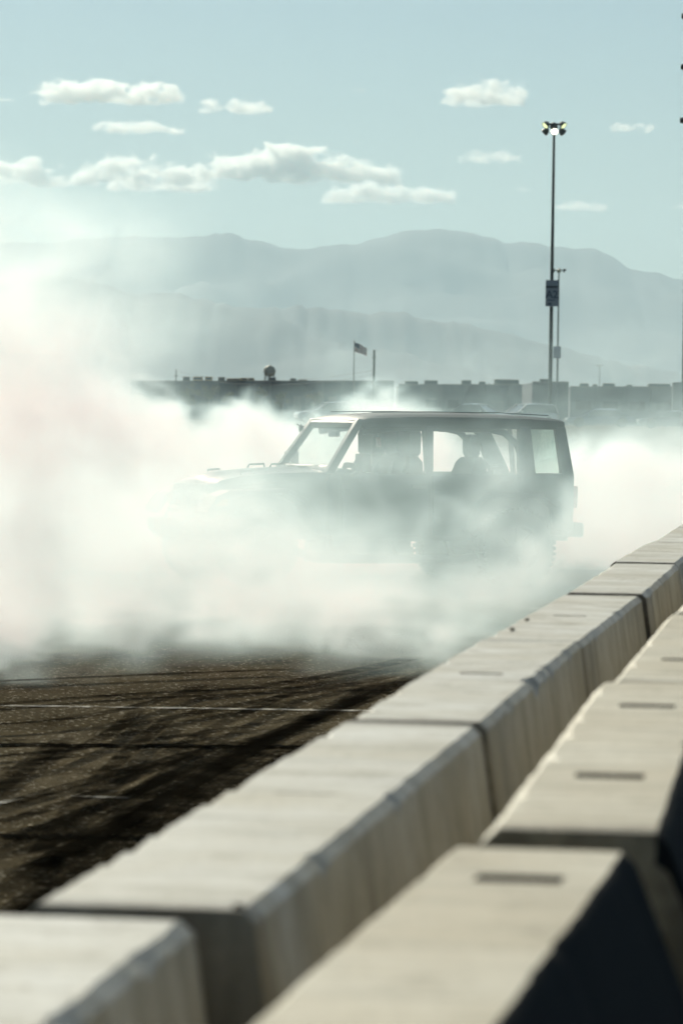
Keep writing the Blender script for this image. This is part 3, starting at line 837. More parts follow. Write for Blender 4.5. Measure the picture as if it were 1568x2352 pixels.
    im = MB(); im.box(.28, .31, -.13, .13, 1.60, 1.67); im.tube([(.29, 0, 1.66), (.27, 0, 1.74)], .012, 6); im.build('inside_mirror', T, c, bevel=.01)
    # seats
    def seat(f, y, hw, nm='front_seat', up=.0, hr=.145, folded=False):
        q = empty(nm, (f, y, .0)); q.parent = c
        a = MB(); a.prism([(-.05, .62), (.48, .66), (.52, .80), (.45, .84), (.0, .80)], -hw, hw); a.build('cushion', M['seat'], q, bevel=.04, smooth=50)
        if folded:
            a = MB(); a.prism([(-.10, .84), (.46, .86), (.46, .96), (-.10, .98)], -hw, hw); a.build('seat_back', M['seat'], q, bevel=.03, smooth=50)
            return q
        a = MB()
        def ss(z, w, t, o): return [(o - t, -w, z), (o - t * .4, -w * 1.02, z), (o + t * .8, -w * .9, z), (o + t * .55, -w * .4, z), (o + t * .55, w * .4, z), (o + t * .8, w * .9, z), (o - t * .4, w * 1.02, z), (o - t, w, z)]
        a.loft([ss(.74, hw, .09, .0), ss(1.0, hw * 1.02, .10, -.05), ss(1.22, hw, .09, -.09), ss(1.34, hw * .88, .075, -.115), ss(1.40, hw * .6, .05, -.125)]); a.build('seat_back', M['seat'], q, smooth=60)
        a = MB(); a.loft([ss(1.40, hr * .75, .05, -.13), ss(1.44, hr * .97, .065, -.125), ss(1.57 + up, hr, .07, -.125), ss(1.63 + up, hr * .83, .055, -.13), ss(1.645 + up, hr * .55, .03, -.13)]); a.tube([(-.13, -.06, 1.30), (-.13, -.06, 1.45)], .01, 6); a.tube([(-.13, .06, 1.30), (-.13, .06, 1.45)], .01, 6); a.build('headrest', M['seat'], q, smooth=60)
        return q
    seat(-.28, .37, .31, up=.07, hr=.22); seat(-.16, -.37, .31, up=.07, hr=.22)
    seat(-1.04, .36, .30, 'rear_seat', hr=.10); seat(-1.04, -.36, .30, 'rear_seat', folded=True)
    # clamp-on lamp at the top of the far windshield post
    lp = MB(); lp.lathe([(.30, .032), (.345, .04), (.355, .0)], 16, 'X', (0.05, -.72, 1.68)); lp.box(.33, .37, -.71, -.66, 1.62, 1.70)
    lp.tube([(.37, -.71, 1.70), (.39, -.72, 1.73)], .007, 6); lp.tube([(.39, -.72, 1.70), (.43, -.73, 1.735)], .007, 6)
    lp.build('post_lamp', T, c, smooth=40)
    # wheels, axles, underbody, spare
    for f in (1.5, -1.5):
        for s in (-1, 1): make_wheel(c, f, s * .80, yaw=R(-14) if f > 0 else 0)
    ub = MB()
    for f in (1.5, -1.5):
        ub.tube([(f, -.70, .42), (f, .70, .42)], .05, 10); ub.tube([(f - .13, .12, .42), (f + .13, .12, .42)], [.10, .13], 12)
    for s in (-1, 1): ub.box(-2.2, 2.05, s * .42 - .04, s * .42 + .04, .50, .60)
    ub.box(-.5, .5, -.3, .3, .36, .52); ub.box(-2.08, -.94, -.60, .60, .60, 1.0)
    ub.build('chassis', T, c)
    return c
car = build_car()

# ------------------------------------------------------------------ the driver
def build_driver():
    me = bpy.data.meshes.new('person')
    V = [(-.16, .37, .90), (-.22, .37, 1.10), (-.24, .37, 1.30), (-.24, .37, 1.41), (-.20, .37, 1.48), (-.17, .37, 1.58), (-.17, .37, 1.66),
         (-.24, .56, 1.36), (-.14, .64, 1.12), (.08, .54, 1.16), (.14, .52, 1.20), (-.24, .18, 1.36), (-.12, .12, 1.12), (.08, .22, 1.16), (.14, .24, 1.20),
         (-.14, .47, .88), (.30, .49, .92), (.52, .48, .66), (-.14, .27, .88), (.30, .25, .92), (.52, .27, .66)]
    E = [(0,1),(1,2),(2,3),(3,4),(4,5),(5,6),(2,7),(7,8),(8,9),(9,10),(2,11),(11,12),(12,13),(13,14),(0,15),(15,16),(16,17),(0,18),(18,19),(19,20)]
    rad = [.15, .145, .16, .065, .075, .10, .075, .075, .052, .042, .045, .075, .052, .042, .045, .10, .075, .055, .10, .075, .055]
    me.from_pydata(V, E, [])
    o = link(bpy.data.objects.new('person', me))
    sk = o.modifiers.new('skin', 'SKIN')
    for k, r_ in enumerate(rad): me.skin_vertices[0].data[k].radius = (r_, r_)
    me.skin_vertices[0].data[0].use_root = True
    sb = o.modifiers.new('sub', 'SUBSURF'); sb.levels = 2; sb.render_levels = 2
    me.materials.append(M['shirt'])
    o.matrix_world = Matrix.Translation(car.location) @ Matrix.Rotation(car.rotation_euler.z, 4, 'Z')
    tag(o, 'driver in dark clothes at the wheel of the smoke-wrapped car', 'person')
    h = MB(); h.lathe([(1.485, .05), (1.52, .085), (1.57, .108), (1.63, .112), (1.68, .095), (1.715, .05), (1.722, 0)], 20, 'Z', (-.175, .37, 0)); h.build('cap', M['shirt'], o, smooth=60)
    fc = MB(); fc.loft([[(-.09, .33, 1.50), (-.09, .41, 1.50), (-.07, .42, 1.60), (-.07, .32, 1.60)], [(-.055, .345, 1.505), (-.055, .395, 1.505), (-.05, .40, 1.59), (-.05, .34, 1.59)]]); fc.build('face', M['skin'], o, smooth=60)
build_driver()

# ------------------------------------------------------------------ far edge of the lot
M['pole'] = mat('dark_pole_metal', (.045, .055, .05), .5, metal=.3)
M['galv'] = mat('grey_pole_metal', (.22, .23, .23), .5, metal=.4)
M['sign'] = mat('sign_face', (.22, .27, .32), .5)
M['sign_band'] = mat('sign_band', (.03, .04, .05), .5)
M['sign_ink'] = mat('sign_letters', (.03, .055, .10), .5)
M['white_box'] = mat('pale_box', (.55, .56, .55), .6)
def emit(name, col, s):
    m = bpy.data.materials.new(name); m.use_nodes = True; b = m.node_tree.nodes['Principled BSDF']
    b.inputs['Base Color'].default_value = (.6, .6, .5, 1); b.inputs['Emission Color'].default_value = (*col, 1); b.inputs['Emission Strength'].default_value = s
    return m
M['lit'] = emit('lit_lamp', (1.0, .95, .72), 5.0)
M['lens_glow'] = emit('glowing_lens', (.85, .95, .5), 1.1)
M['lens'] = mat('green_lamp_lens', (.55, .62, .38), .2)

def light_pole(px, py_top, depth, label, heads=6, lit=(), ring=.78, base_r=.15, top_px=None, scale=1.0, height=None):
    base = at(px, 960, depth); z0 = rise(depth)
    zt = height + z0 if height else at(px, py_top, depth).z
    o = empty('light_pole', (base.x, depth, z0)); H = zt - z0
    tag(o, label, 'lamp pole', 'tall lamp poles of the lot')
    p = MB(); p.tube([(0, 0, 0), (0, 0, H * .5), (0, 0, H)], [base_r, base_r * .8, base_r * .55], 12); p.build('pole', M['pole'], o, smooth=40)
    b = MB(); b.lathe([(-.0, .36), (.55, .36), (.60, .30), (.61, .0)], 18, 'Z'); b.build('footing', M['white_box'], o, smooth=40)
    cr = MB()
    cr.tube([(ring * math.cos(t), ring * .8 * math.sin(t), H - .05 * scale) for t in [2*math.pi*k/20 for k in range(21)]], .04 * scale, 6, caps=False)
    for k in range(heads):
        t = 2 * math.pi * k / heads - math.pi / 2
        cr.tube([(0, 0, H - .05), (ring * math.cos(t), ring * .8 * math.sin(t), H - .05 - (.4 if k % 2 == 0 and heads > 4 else 0))], .035 * scale, 6)
    cr.build('crown_ring', M['pole'], o)
    for k in range(heads):
        t = 2 * math.pi * k / heads - math.pi / 2
        c_ = Vector((ring * math.cos(t), ring * .8 * math.sin(t), H - .12 * scale - (.5 * scale if k % 2 == 0 and heads > 4 else 0)))
        d = Vector((math.cos(t) * .9, math.sin(t) * .9, -.75)).normalized()
        q = d.to_track_quat('Z', 'Y').to_matrix().to_4x4(); mt = Matrix.Translation(c_) @ q
        h = MB(); h.lathe([(-.30 * scale, .10 * scale), (-.18 * scale, .22 * scale), (.10 * scale, .31 * scale), (.14 * scale, .31 * scale), (.13 * scale, .28 * scale), (.02 * scale, .2 * scale)], 18, 'Z')
        h.v = [tuple(mt @ Vector(v)) for v in h.v]; hd = h.build('floodlight', M['pole'], o, smooth=40)
        l = MB(); l.lathe([(.10 * scale, .285 * scale), (.135 * scale, .22 * scale), (.15 * scale, .0)], 18, 'Z'); l.v = [tuple(mt @ Vector(v)) for v in l.v]
        l.build('lens', M['lit'] if k in lit else M['lens_glow'] if lit and k % 2 else M['lens'], hd, smooth=60)
    return o, H

p1, H_p1 = light_pole(1262, 283, 308, 'tallest lamp pole, ring of floodlights above the sign, one lit', lit=(0,), base_r=.17)
p2, _ = light_pole(1278, 619, 588, 'farther lamp pole close behind the tall one', heads=4, ring=.85, base_r=.17)
p3, _ = light_pole(1375, 838, 1450, 'faint distant lamp pole right of the two taller ones', heads=4, ring=1.1, base_r=.2)
# pole at the right edge with lamps at three heights
def side_pole():
    d = 190.0; b = at(1571, 960, d); z0 = rise(d)
    o = empty('light_pole', (b.x, d, z0)); tag(o, 'lamp pole running up the right edge of the picture', 'lamp pole', 'tall lamp poles of the lot')
    zt = at(1590, -40, d).z - z0
    p = MB(); p.tube([(0, 0, 0), (0, 0, zt)], [.17, .10], 12); p.build('pole', M['pole'], o, smooth=40)
    for py in (276, 153, 36):
        zz = at(1568, py, d).z - z0
        h = MB(); h.tube([(0, 0, zz), (-.18, 0, zz)], .04, 6); h.lathe([(-.46, .0), (-.45, .13), (-.28, .15), (-.18, .10), (-.17, 0)], 14, 'X', (0, -.02, zz)); h.build('floodlight', M['pole'], o, smooth=40)
    bx = MB(); bx.box(-.62, -.15, -.2, .2, 1.2, 2.6); bx.build('cabinet', M['galv'], o, bevel=.03)
side_pole()

def letters(txt, size, m, parent, loc, name='lettering'):
    cu = bpy.data.curves.new(name, 'FONT'); cu.body = txt; cu.size = size; cu.align_x = 'CENTER'; cu.extrude = .01; cu.offset = size * .02
    t = bpy.data.objects.new(name, cu); C.objects.link(t)
    dg = bpy.context.evaluated_depsgraph_get()
    me = bpy.data.meshes.new_from_object(t.evaluated_get(dg)); bpy.data.objects.remove(t)
    me.materials.clear(); me.materials.append(m)
    o = link(bpy.data.objects.new(name, me), parent); o.location = loc; o.rotation_euler = (math.pi / 2, 0, 0)
    return o
def lot_sign(px0, px1, py0, py1, depth, label, plain=False):
    a = at(px0, py1, depth); b = at(px1, py0, depth); w = b.x - a.x; h = b.z - a.z
    o = empty('lot_sign', ((a.x + b.x) / 2, depth, a.z)); tag(o, label, 'sign')
    p = MB(); p.box(-w/2, w/2, -.03, .03, 0, h); p.build('panel', M['white_box'] if plain else M['sign'], o, bevel=.01)
    for zz in (h * .2, h * .8):
        br = MB(); br.box(-.14, .14, .031, .24, zz - .04, zz + .04); br.build('bracket', M['galv'], o)
    if not plain:
        p = MB(); p.box(-w/2 + .03, w/2 - .05, -.045, -.031, h * .70, h * .78); p.build('dark_band', M['sign_band'], o)
        letters('A2', h * .40, M['sign_ink'], o, (0, -.045, h * .32))
        p = MB(); p.box(-w * .32, w * .3, -.045, -.031, h * .22, h * .25); p.build('small_print_line', M['sign_ink'], o)
        p = MB(); p.box(-w * .30, -w * .02, -.045, -.031, h * .05, h * .13); p.build('small_print_line', M['sign_ink'], o)
lot_sign(1252, 1282, 643, 703, 307.4, 'grey lot sign with big blue characters, halfway up the tall lamp pole')
lot_sign(1270, 1288, 795, 823, 587.4, 'pale blank box sign on the farther lamp pole', plain=True)

# flagpole and flag
def flag():
    d = 430.0; z0 = rise(d); b = at(811, 960, d); zt = at(811, 785, d).z
    o = empty('flagpole', (b.x, d, z0)); tag(o, 'thin flagpole carrying the striped flag', 'flagpole')
    p = MB(); p.tube([(0, 0, 0), (0, 0, zt - z0)], [.09, .05], 10); p.build('pole', M['galv'], o, smooth=40)
    q = MB(); q.lathe([(-.1, 0), (-.07, .08), (0, .11), (.07, .08), (.1, 0)], 12, 'Z', (0, 0, zt - z0 + .08)); q.build('finial', M['galv'], o, smooth=60)
    red = mat('flag_red', (.42, .10, .09), .8); wht = mat('flag_white', (.70, .68, .64), .8); blu = mat('flag_blue', (.035, .055, .12), .8)
    W, Hf = 1.35, .95
    f = empty('flag', (b.x + .06, d - .1, zt - .1)); tag(f, 'red and white striped flag with blue corner, drooping in the wind', 'flag')
    def pt(u, v):
        return (u * W, .12 * math.sin(u * 7 + v * 1.5), -v * Hf - .55 * u ** 1.3 + .05 * math.sin(u * 6 + v * 3))
    def sheet(name, u0, u1, v0, v1, m, off):
        nu, nv = 14, 3; vv = []
        for side in (0, .02):
            for i in range(nu + 1):
                for j in range(nv + 1):
                    q = pt(u0 + (u1-u0)*i/nu, v0 + (v1-v0)*j/nv); vv.append((q[0], q[1] + off + side, q[2]))
        n1 = (nu+1)*(nv+1); fs = []
        for s in (0, 1):
            for i in range(nu):
                for j in range(nv):
                    k = s*n1 + i*(nv+1) + j; fs.append((k, k+nv+1, k+nv+2, k+1))
        mb = MB(); mb.add(vv, fs); mb.build(name, m, f, smooth=60)
    for k in range(13): sheet('stripe', .40 if k < 7 else 0, 1, k/13, (k+1)/13, red if k % 2 == 0 else wht, 0)
    sheet('canton', 0, .40, 0, 7/13, blu, 0)
flag()
# utility pole with cross arms
def utility_pole(px, py, d, label, r_=.16):
    z0 = rise(d); b = at(px, 960, d); h = at(px, py, d).z - z0
    o = empty('utility_pole', (b.x, d, z0)); tag(o, label, 'utility pole')
    p = MB(); p.tube([(0, 0, 0), (0, 0, h)], [r_, r_ * .75], 10); p.build('pole', M['pole'], o, smooth=40)
    a = MB(); a.box(-.35, .1, -.08, .08, h * .45, h * .52); a.build('transformer', M['galv'], o, bevel=.02)
    a = MB(); a.box(-.22, .22, -.05, .05, h - .9, h - .78); a.build('cross_arm', M['pole'], o)
utility_pole(857, 803, 430, 'dark utility pole just right of the flag')
utility_pole(403, 848, 500, 'short utility pole at the left end of the warehouse', .08)
# overhead wires
wr = MB()
for dz in (0, .5):
    A = at(403, 852, 498); B = at(857, 850, 428)
    wr.tube([A.lerp(B, t) - Vector((0, 0, dz + 1.2 * 4 * t * (1 - t))) for t in [k / 16 for k in range(17)]], .012, 5)
wro = wr.build('overhead_wire', M['pole']); tag(wro, 'pair of thin wires strung between the utility poles', 'wire')
# water tower
def water_tower():
    d = 900.0; c_ = at(619, 852, d); r_ = 13.5 / F * d; z0 = rise(d)
    o = empty('water_tower', (c_.x, d, z0)); tag(o, 'round tan water tower standing behind the warehouse roof', 'water tower')
    tan = mat('tan_tank', (.34, .31, .22), .6, noise=.2, nscale=1.0)
    zc = c_.z - z0
    t = MB(); t.lathe([(-r_ * .92, 0), (-r_ * .9, r_ * .45), (-r_ * .6, r_ * .85), (-.1 * r_, r_), (.35 * r_, r_ * .96), (.75 * r_, r_ * .68), (r_ * .95, r_ * .25), (r_, 0)], 28, 'Z', (0, 0, zc)); t.build('tank', tan, o, smooth=50)
    w = MB(); w.lathe([(-.12, r_ * 1.0), (-.12, r_ * 1.12), (0, r_ * 1.12), (0, r_ * 1.0)], 28, 'Z', (0, 0, zc - .1 * r_), caps=False); w.build('walkway', M['galv'], o)
    for k in range(6):
        a = 2 * math.pi * k / 6 + .3; l = MB(); l.tube([(r_ * .85 * math.cos(a), r_ * .85 * math.sin(a), zc - r_ * .4), (r_ * 1.15 * math.cos(a), r_ * 1.15 * math.sin(a), 0)], .11, 8); l.build('leg', M['galv'], o)
    s = MB(); s.tube([(0, 0, 0), (0, 0, zc - r_ * .8)], .35, 12); s.build('standpipe', M['galv'], o)
water_tower()

# warehouses with wall panels and roof units
M['wall_a'] = mat('blue_grey_panel', (.085, .105, .125), .7, noise=.25, nscale=.6)
M['wall_b'] = mat('dark_blue_panel', (.035, .055, .075), .7, noise=.25, nscale=.6)
M['wall_c'] = mat('grey_panel', (.13, .14, .145), .7, noise=.2, nscale=.6)
M['unit_tan'] = mat('tan_roof_unit', (.50, .36, .15), .6)
M['unit_grey'] = mat('grey_roof_unit', (.10, .12, .10), .6)
M['win_dark'] = mat('dark_window', (.02, .025, .03), .15)
def warehouse(px0, px1, py, d, label, tones, units, unit_py, seed):
    rnd = random.Random(seed)
    z0 = rise(d); a = at(px0, py, d); b = at(px1, py, d); W = b.x - a.x
    o = empty('warehouse', (a.x, d, z0)); tag(o, label, 'building', 'warehouses along the far side of the lot')
    h0 = a.z - z0; h1 = b.z - z0; dep = 28.0
    core = MB(); core.hexa([(0, .3, 0), (W, .3, 0), (W, dep, 0), (0, dep, 0), (0, .3, h0 - .15), (W, .3, h1 - .15), (W, dep, h1 - .15), (0, dep, h0 - .15)]); core.build('walls', M['wall_a'], o)
    n = len(tones)
    for k in range(n):
        x0, x1 = W * k / n + .03, W * (k + 1) / n - .03; hh = h0 + (h1 - h0) * (k + .5) / n
        p = MB(); p.box(x0, x1, 0, .29, .0, hh - .17); pan = p.build('wall_panel', M[tones[k]], o, bevel=.02)
        if rnd.random() < .5:
            q = MB(); q.box(x0 + .8, x1 - .8, -.04, -.001, 2.2, 3.4); q.build('window', M['win_dark'], pan)
        elif rnd.random() < .6:
            q = MB(); q.box(x0 + .6, x1 - .6, -.05, -.001, 0, 3.4); dd = q.build('dock_door', M['wall_c'], pan)
        cp = MB(); cp.box(x0 - .029, x1 + .029, -.08, .3, hh - .165, hh); cp.build('coping', M['wall_c'], o)
    for k, (u0, u1, up, mm) in enumerate(units):
        xa = (at(u0, py, d).x - a.x); xb = (at(u1, py, d).x - a.x); zt = at((u0 + u1) / 2, unit_py + up, d).z - z0
        base = h0 + (h1 - h0) * ((xa + xb) / 2 / W)
        q = MB(); q.box(xa, xb, .8, .8 + max(1.0, (xb - xa) * .8), base - .2, zt); un = q.build('roof_unit', M[mm], o, bevel=.04)
        g = MB(); g.box(xa + .1, xb - .1, .72, .8, base + (zt - base) * .25, base + (zt - base) * .75); g.build('grille', M['wall_b'], un)
    return o
zx = lambda v: (500 + v / 1.568) / 1.5918
units = [(zx(262), zx(302), 0, 'unit_grey'), (zx(320), zx(376), 0, 'unit_tan'), (zx(390), zx(431), 0, 'unit_tan'), (zx(465), zx(502), 1, 'unit_grey'), (zx(514), zx(592), 4, 'unit_tan'), (zx(593), zx(633), 3, 'unit_tan'),
         (zx(636), zx(672), 3, 'unit_tan'), (zx(694), zx(752), 9, 'unit_tan'), (zx(756), zx(796), 2, 'unit_grey'), (zx(808), zx(850), 11, 'unit_grey'), (zx(878), zx(912), 4, 'unit_grey'), (zx(925), zx(975), 7, 'unit_tan')]
warehouse(300, 905, 874, 520, 'dark blue warehouse with tan roof units, seen left of the car roof', ['wall_a', 'wall_a', 'wall_c', 'wall_a', 'wall_c', 'wall_b', 'wall_b', 'wall_c', 'wall_b', 'wall_b', 'wall_a', 'wall_b', 'wall_a', 'wall_c', 'wall_a'], units, 864.5, 1)
warehouse(915, 1218, 882, 560, 'grey flat-roofed block behind the lot, above the car roof', ['wall_a', 'wall_c', 'wall_a', 'wall_c', 'wall_a', 'wall_a'], [(930, 960, 2, 'unit_grey'), (975, 1005, 0, 'unit_grey'), (1060, 1082, 0, 'unit_grey'), (1100, 1115, 3, 'unit_grey'), (1136, 1192, -2, 'unit_grey')], 873, 2)
warehouse(1222, 1306, 876, 500, 'tall pale block at the foot of the lamp poles', ['wall_a', 'wall_a', 'wall_b'], [(1240, 1262, 0, 'unit_grey')], 870, 3)
warehouse(1309, 1680, 887, 540, 'long low block right of the lamp poles', ['wall_a', 'wall_c', 'wall_a', 'wall_c', 'wall_a', 'wall_a'], [(1332, 1352, 0, 'unit_grey'), (1362, 1372, 2, 'unit_grey'), (1385, 1412, 0, 'unit_grey'), (1440, 1452, 3, 'unit_grey'), (1490, 1540, 1, 'unit_grey')], 880, 4)

# shrubs against the warehouse
M['leaf'] = mat('dry_leaves', (.085, .095, .035), .8, col2=(.15, .13, .05), nscale=.8)
M['bark'] = mat('bark', (.09, .07, .05), .9)
def shrub(px, py, d, r_, label, seed):
    rnd = random.Random(seed); z0 = rise(d); b = at(px, py, d)
    o = empty('tree', (b.x, d, z0)); tag(o, label, 'tree', 'small trees along the warehouse')
    H = b.z - z0
    t = MB(); t.tube([(0, 0, 0), (.05, 0, H * .5), (0, .05, H)], [.12, .09, .04], 8)
    for k in range(4):
        a = rnd.uniform(0, 6.28); t.tube([(.03, 0, H * .5), (r_ * .6 * math.cos(a), r_ * .6 * math.sin(a), H + rnd.uniform(-.3, .5) * r_)], [.06, .02], 6)
    t.build('trunk', M['bark'], o, smooth=40)
    c = MB()
    cl = [Vector((rnd.gauss(0, .45), rnd.gauss(0, .45), rnd.gauss(0, .4))) * r_ for _ in range(16)]
    for k in range(900):
        q = rnd.choice(cl) + Vector((rnd.gauss(0, 1), rnd.gauss(0, 1), rnd.gauss(0, 1))) * r_ * .2 + Vector((0, 0, H))
        u = Vector((rnd.gauss(0, 1), rnd.gauss(0, 1), rnd.gauss(0, 1))).normalized(); v = u.orthogonal().normalized(); s = rnd.uniform(.06, .14)
        c.add([q - u * s, q + v * s * .5, q + u * s, q - v * s * .5], [(0, 1, 2, 3)])
    c.build('crown', M['leaf'], o, fix=False)
for k, (px, py, r_, lb) in enumerate([(433, 908, 1.1, 'leftmost small tree along the dark warehouse wall'), (478, 903, 1.0, 'small tree under the tan roof units'), (527, 915, .8, 'middle small tree along the warehouse wall'),
                                      (598, 905, .8, 'small tree below the water tower'), (645, 915, .9, 'small tree right of the water tower'), (725, 912, 1.0, 'small tree above the parked car left of the smoke puff')]):
    shrub(px, py, 505, r_, lb, 30 + k)

# ------------------------------------------------------------------ parked cars on the far rise
M['car_glass'] = mat('car_window', (.03, .04, .045), .08, spec=.8)
car_cols = {'silver': (.42, .43, .43), 'blue': (.08, .11, .16), 'grey': (.16, .17, .18), 'white': (.65, .65, .63), 'dark': (.04, .045, .05)}
for k, v in car_cols.items(): M['car_' + k] = mat('car_paint_' + k, v, .22, coat=.8)
def parked_car(px, py_roof, d, col, label, kind='sedan', face=1, yaw=0.0):
    z0 = rise(d); b = at(px, py_roof, d)
    o = empty('parked_car', (b.x, d, z0), (0 if face > 0 else math.pi) + R(yaw)); tag(o, label, 'car', 'cars parked across the far lot')
    hr = b.z - z0; L_ = 4.6; w = .9
    P = M['car_' + col]; belt = hr * .60
    low = MB()   # lower body along X, lofted from tail to nose
    def sec(x, z0_, z1, hw): return [(x, -hw * .94, z0_), (x, hw * .94, z0_), (x, hw, (z0_ + z1) / 2), (x, hw * .9, z1), (x, -hw * .9, z1), (x, -hw, (z0_ + z1) / 2)]
    low.loft([sec(-2.3, .45, belt * .85, w * .82), sec(-2.1, .25, belt * .98, w * .95), sec(-1.0, .22, belt * 1.0, w), sec(.9, .22, belt * 1.0, w), sec(1.4, .22, belt * .96, w * .98), sec(2.1, .25, belt * .84, w * .9), sec(2.32, .4, belt * .68, w * .75)])
    low.build('body', P, o, smooth=50)
    if kind == 'sedan': g = [(-1.75, 0, .98), (-1.0, .93, .80), (-.3, 1, .76), (.35, .95, .78), (1.25, 0, .98)]
    else: g = [(-2.2, 0, .95), (-2.0, .92, .82), (-.6, 1, .80), (.25, .96, .80), (1.05, 0, .98)]
    gl = MB(); ht = hr - belt - .03
    gl.loft([[(x, -w * .92 * s_, belt - .03), (x, w * .92 * s_, belt - .03), (x, w * .9 * s_, belt - .03 + max(.005, ht * t)), (x, -w * .9 * s_, belt - .03 + max(.005, ht * t))] for x, t, s_ in g]); gl.build('windows', M['car_glass'], o, smooth=50)
    rf = MB(); rr = [q for q in g if q[1] > .5]
    x0, x1 = rr[0][0], rr[-1][0]
    rf.loft([[(x, -w * .9 * s_, belt - .03 + ht * t), (x, -w * .5 * s_, belt - .01 + ht * t + .025), (x, w * .5 * s_, belt - .01 + ht * t + .025), (x, w * .9 * s_, belt - .03 + ht * t), (x, 0, belt - .06 + ht * t)] for x, t, s_ in rr])
    for s in (-1, 1):
        for (xa, ta, sa), (xb, tb, sb) in ((g[0], g[1]), (g[-2], g[-1])):
            rf.tube([(xa, s * w * .91 * sa, belt + ht * ta), (xb, s * w * .91 * sb, belt + ht * tb)], .035, 6)
    rf.build('roof', P, o, smooth=50)
    for x in (-1.4, 1.4):
        for s in (-1, 1):
            t = MB(); t.lathe([(-.1, .2), (-.11, .3), (-.07, .33), (.07, .33), (.11, .3), (.1, .2), (.1, 0)], 22, 'Y', (x, s * .80, .33)); t.build('wheel', M['rubber'], o, smooth=40)
    for s in (-1, 1):
        q = MB(); q.box(2.12, 2.27, *sorted((s * .45, s * .72)), belt * .66, belt * .78); q.build('headlight', M['lamp_lens'], o, bevel=.02)
        q = MB(); q.box(-2.30, -2.22, *sorted((s * .45, s * .72)), belt * .68, belt * .82); q.build('tail_light', M['tail_red'], o, bevel=.02)
        q = MB(); q.box(.75, .93, *sorted((s * .88, s * 1.02)), belt, belt + .13); q.build('side_mirror', P, o, bevel=.02)
parked_car(757, 922, 255, 'silver', 'silver parked car behind the front of the smoking car roof', 'suv', -1, 12)
parked_car(1098, 926, 262, 'grey', 'parked car just above the rear half of the smoking car roof', 'sedan', 1, -35)
parked_car(1205, 926, 262, 'silver', 'parked car above the rear corner of the smoking car', 'suv', -1, 30)
parked_car(1378, 938, 250, 'blue', 'rounded dark parked car right of the smoking car', 'sedan', -1, 0)
parked_car(1545, 942, 245, 'grey', 'parked car at the right edge behind the barriers', 'sedan', -1, 0)

build_clouds()

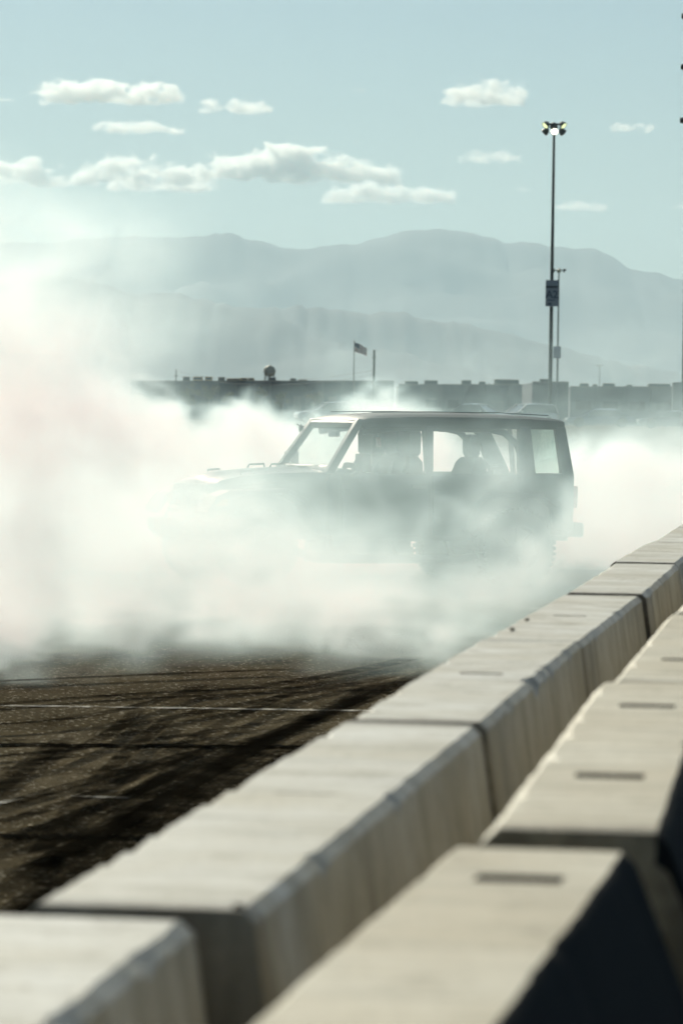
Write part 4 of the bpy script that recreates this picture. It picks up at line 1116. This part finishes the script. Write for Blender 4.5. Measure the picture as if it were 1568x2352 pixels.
# ------------------------------------------------------------------ tyre smoke round the spinning car
def build_smoke():
    lo = (-6.4, 24.6, 0.0); hi = (6.7, 55.0, 5.3)
    n = (236, 180, 106)
    size = [hi[k] - lo[k] for k in range(3)]
    x = np.linspace(lo[0], hi[0], n[0], dtype=np.float32)[:, None, None]
    y = np.linspace(lo[1], hi[1], n[1], dtype=np.float32)[None, :, None]
    z = np.linspace(lo[2], hi[2], n[2], dtype=np.float32)[None, None, :]
    st = np.random.RandomState(4)
    cell = [size[k] / (n[k] - 1) for k in range(3)]
    def offs(wave, amp):
        return [noise_grid(n, size, wave, st) * amp * g / cell[k] for k, g in enumerate((1, 1.2, .85))]
    big = fbm(n, size, (2.0, 5.5, 1.5), 3, st, .5)
    w1 = offs((1.2, 3.0, .9), .22); w2 = offs((.40, 1.2, .34), .10)
    W = [p + q for p, q in zip(w1, w2)]
    bil = warp(fbm(n, size, (.80, 2.4, .62), 4, st, .62, billow=True), *W)
    fine = warp(fbm(n, size, (.55, 2.2, .42), 4, st, .72), *W)
    big = warp(big, *w1)
    sx = x / (y / 47.0)
    # bank of fresh smoke behind the car: height of its top along the lot
    kx = np.array([-7, -4.2, -3.2, -2.6, -2.25, -2.05, -1.83, -1.5, -1.19, -.98, -.71, -.5, -.1, .2, .6, 1.0, 1.42, 1.8, 2.3, 2.75, 3.4, 4.3, 7])
    kh = np.array([2.4, 2.4, 2.4, 2.3, 2.1, 2.0, 1.74, 1.82, 2.0, 2.02, 1.80, 1.76, 1.86, 2.12, 2.22, 2.08, 1.82, 1.6, 1.5, 1.7, 1.75, 1.7, 1.6])
    H = np.interp(sx, kx, kh).astype(np.float32)
    soft = np.interp(sx, [-7, -2.6, -2.1, 1.3, 2.0, 7], [.9, .8, .30, .34, .55, .7]).astype(np.float32)
    top = H - z + .15 * bil + .11 * fine + .06 * big
    back = sstep(-.03, 1.0, top / soft) * sstep(43.4, 44.6, y + .3 * big - np.interp(x, [.8, 2.2], [0, 2.6])) * sstep(53.0, 49.0, y)
    back *= np.exp(np.clip(.45 * big + .55 * fine, -2, 1.0))
    back *= sstep(-5.6, -4.6, x)
    dens = .55 * back
    # plume drifting up and away on the left
    left = sstep(-1.25, -3.9, sx + .50 * big + .18 * bil + .12 * fine - .30 * (z - 2.0)) * sstep(4.9, 3.0, z + .35 * big) * (.55 + .5 * sstep(1.6, 3.0, z)) * sstep(-5.3, -4.5, x)
    dens += .25 * left * sstep(0, 3.0, y + 1.0 * big - np.interp(x, [-4.6, -2.7], [33, 43.0])) * sstep(52.0, 47.5, y) * np.exp(np.clip(.55 * big + .5 * fine, -2, 1.1))
    # rolling veil between the car and the barriers: thick low down, thin up to the roof
    reach = np.interp(x, [-6, -1.5, .6, 2.5, 6], [26.0, 26.6, 28.8, 32.5, 36.0])
    front = sstep(0.0, 3.2, y + .9 * big + .3 * fine - reach) * sstep(43.6, 42.6, y)
    core = .55 + .45 * sstep(34.5, 37.5, y)
    vh = 1.10 + .20 * big + .20 * bil + .12 * fine + np.interp(x, [-6, -2.4, -1.2, 1.0, 2.2, 3.2, 6], [.8, .10, -.08, -.02, .12, .28, .3])
    veil = sstep(-.15, .5, vh - z) * np.exp(np.clip(.70 * big + .80 * fine + .45 * bil - .3, -3, 1.25)) * np.interp(x, [-6, -2.2, .8, 1.7, 2.2, 6], [1.05, .52, .74, .85, .85, .5])
    low = sstep(.75, .10, z + .15 * bil)
    high = sstep(2.15, 1.3, z + .2 * big) * np.exp(np.clip(.6 * big + .55 * fine - .2, -2.5, 1.1))
    dens += front * core * (.112 * veil + .035 * low * np.interp(x, [-6, .8, 2.2, 6], [1, 1, .5, .4]) + .085 * high)
    hug = np.exp(-z / .38) * np.clip((y - 24.2 + .9 * big + .8 * fine) / 6.0, 0, 1) ** 1.15 * sstep(24.7, 25.6, y) * (1 + .9 * sstep(30.5, 27, y)) * (1 - .6 * sstep(34.5, 38, y)) * sstep(43, 41, y) * np.interp(x, [-6, -.6, .8, 2.0, 6], [1.0, .8, .42, .2, .1])
    dens += .44 * hug * np.exp(np.clip(.6 * big + .8 * fine - .2, -2.5, 1.2))
    # thin old smoke hanging on the right and over the middle
    thin = np.interp(sx, [-7, -.8, .0, .9, 2.2, 3.5, 7], [.05, .05, .42, .5, .75, 1, 1]) * sstep(3.9, 1.0, z + .6 * big) * sstep(44.5, 47, y) * sstep(54.5, 51, y)
    dens += .11 * thin * np.exp(np.clip(.7 * big + .5 * fine - .15, -2.5, 1.1))
    # nothing at the walls of the grid
    edge = sstep(lo[0], lo[0] + .5, x) * sstep(hi[0], hi[0] - .5, x) * sstep(hi[2], hi[2] - .4, z)
    dens = np.clip(dens * edge, 0, None)
    dens[dens < .004] = 0
    m = bpy.data.materials.new('smoke'); m.use_nodes = True; nt = m.node_tree
    nt.nodes.remove(nt.nodes['Principled BSDF'])
    vsn = nt.nodes.new('ShaderNodeVolumeScatter'); vsn.inputs['Color'].default_value = (.715, .935, .965, 1); vsn.inputs['Anisotropy'].default_value = .38
    atn = nt.nodes.new('ShaderNodeAttribute'); atn.attribute_name = 'density'
    nt.links.new(atn.outputs['Fac'], vsn.inputs['Density']); nt.links.new(vsn.outputs[0], nt.nodes['Material Output'].inputs['Volume'])
    o = grid_object('tyre_smoke', lo, hi, dens, m)
    tag(o, 'thick white tyre smoke rolling round the spinning car', 'smoke', kind='stuff')
build_smoke()

# ------------------------------------------------------------------ haze
def build_haze():
    m = volume_mat('haze_air', (.70, .91, 1.0), 8.5e-5, .2)
    mb = MB(); mb.box(-17400, 17400, -17400, 17400, -1.0, 900)
    o = mb.build('haze', m)
    tag(o, kind='stuff')
build_haze()
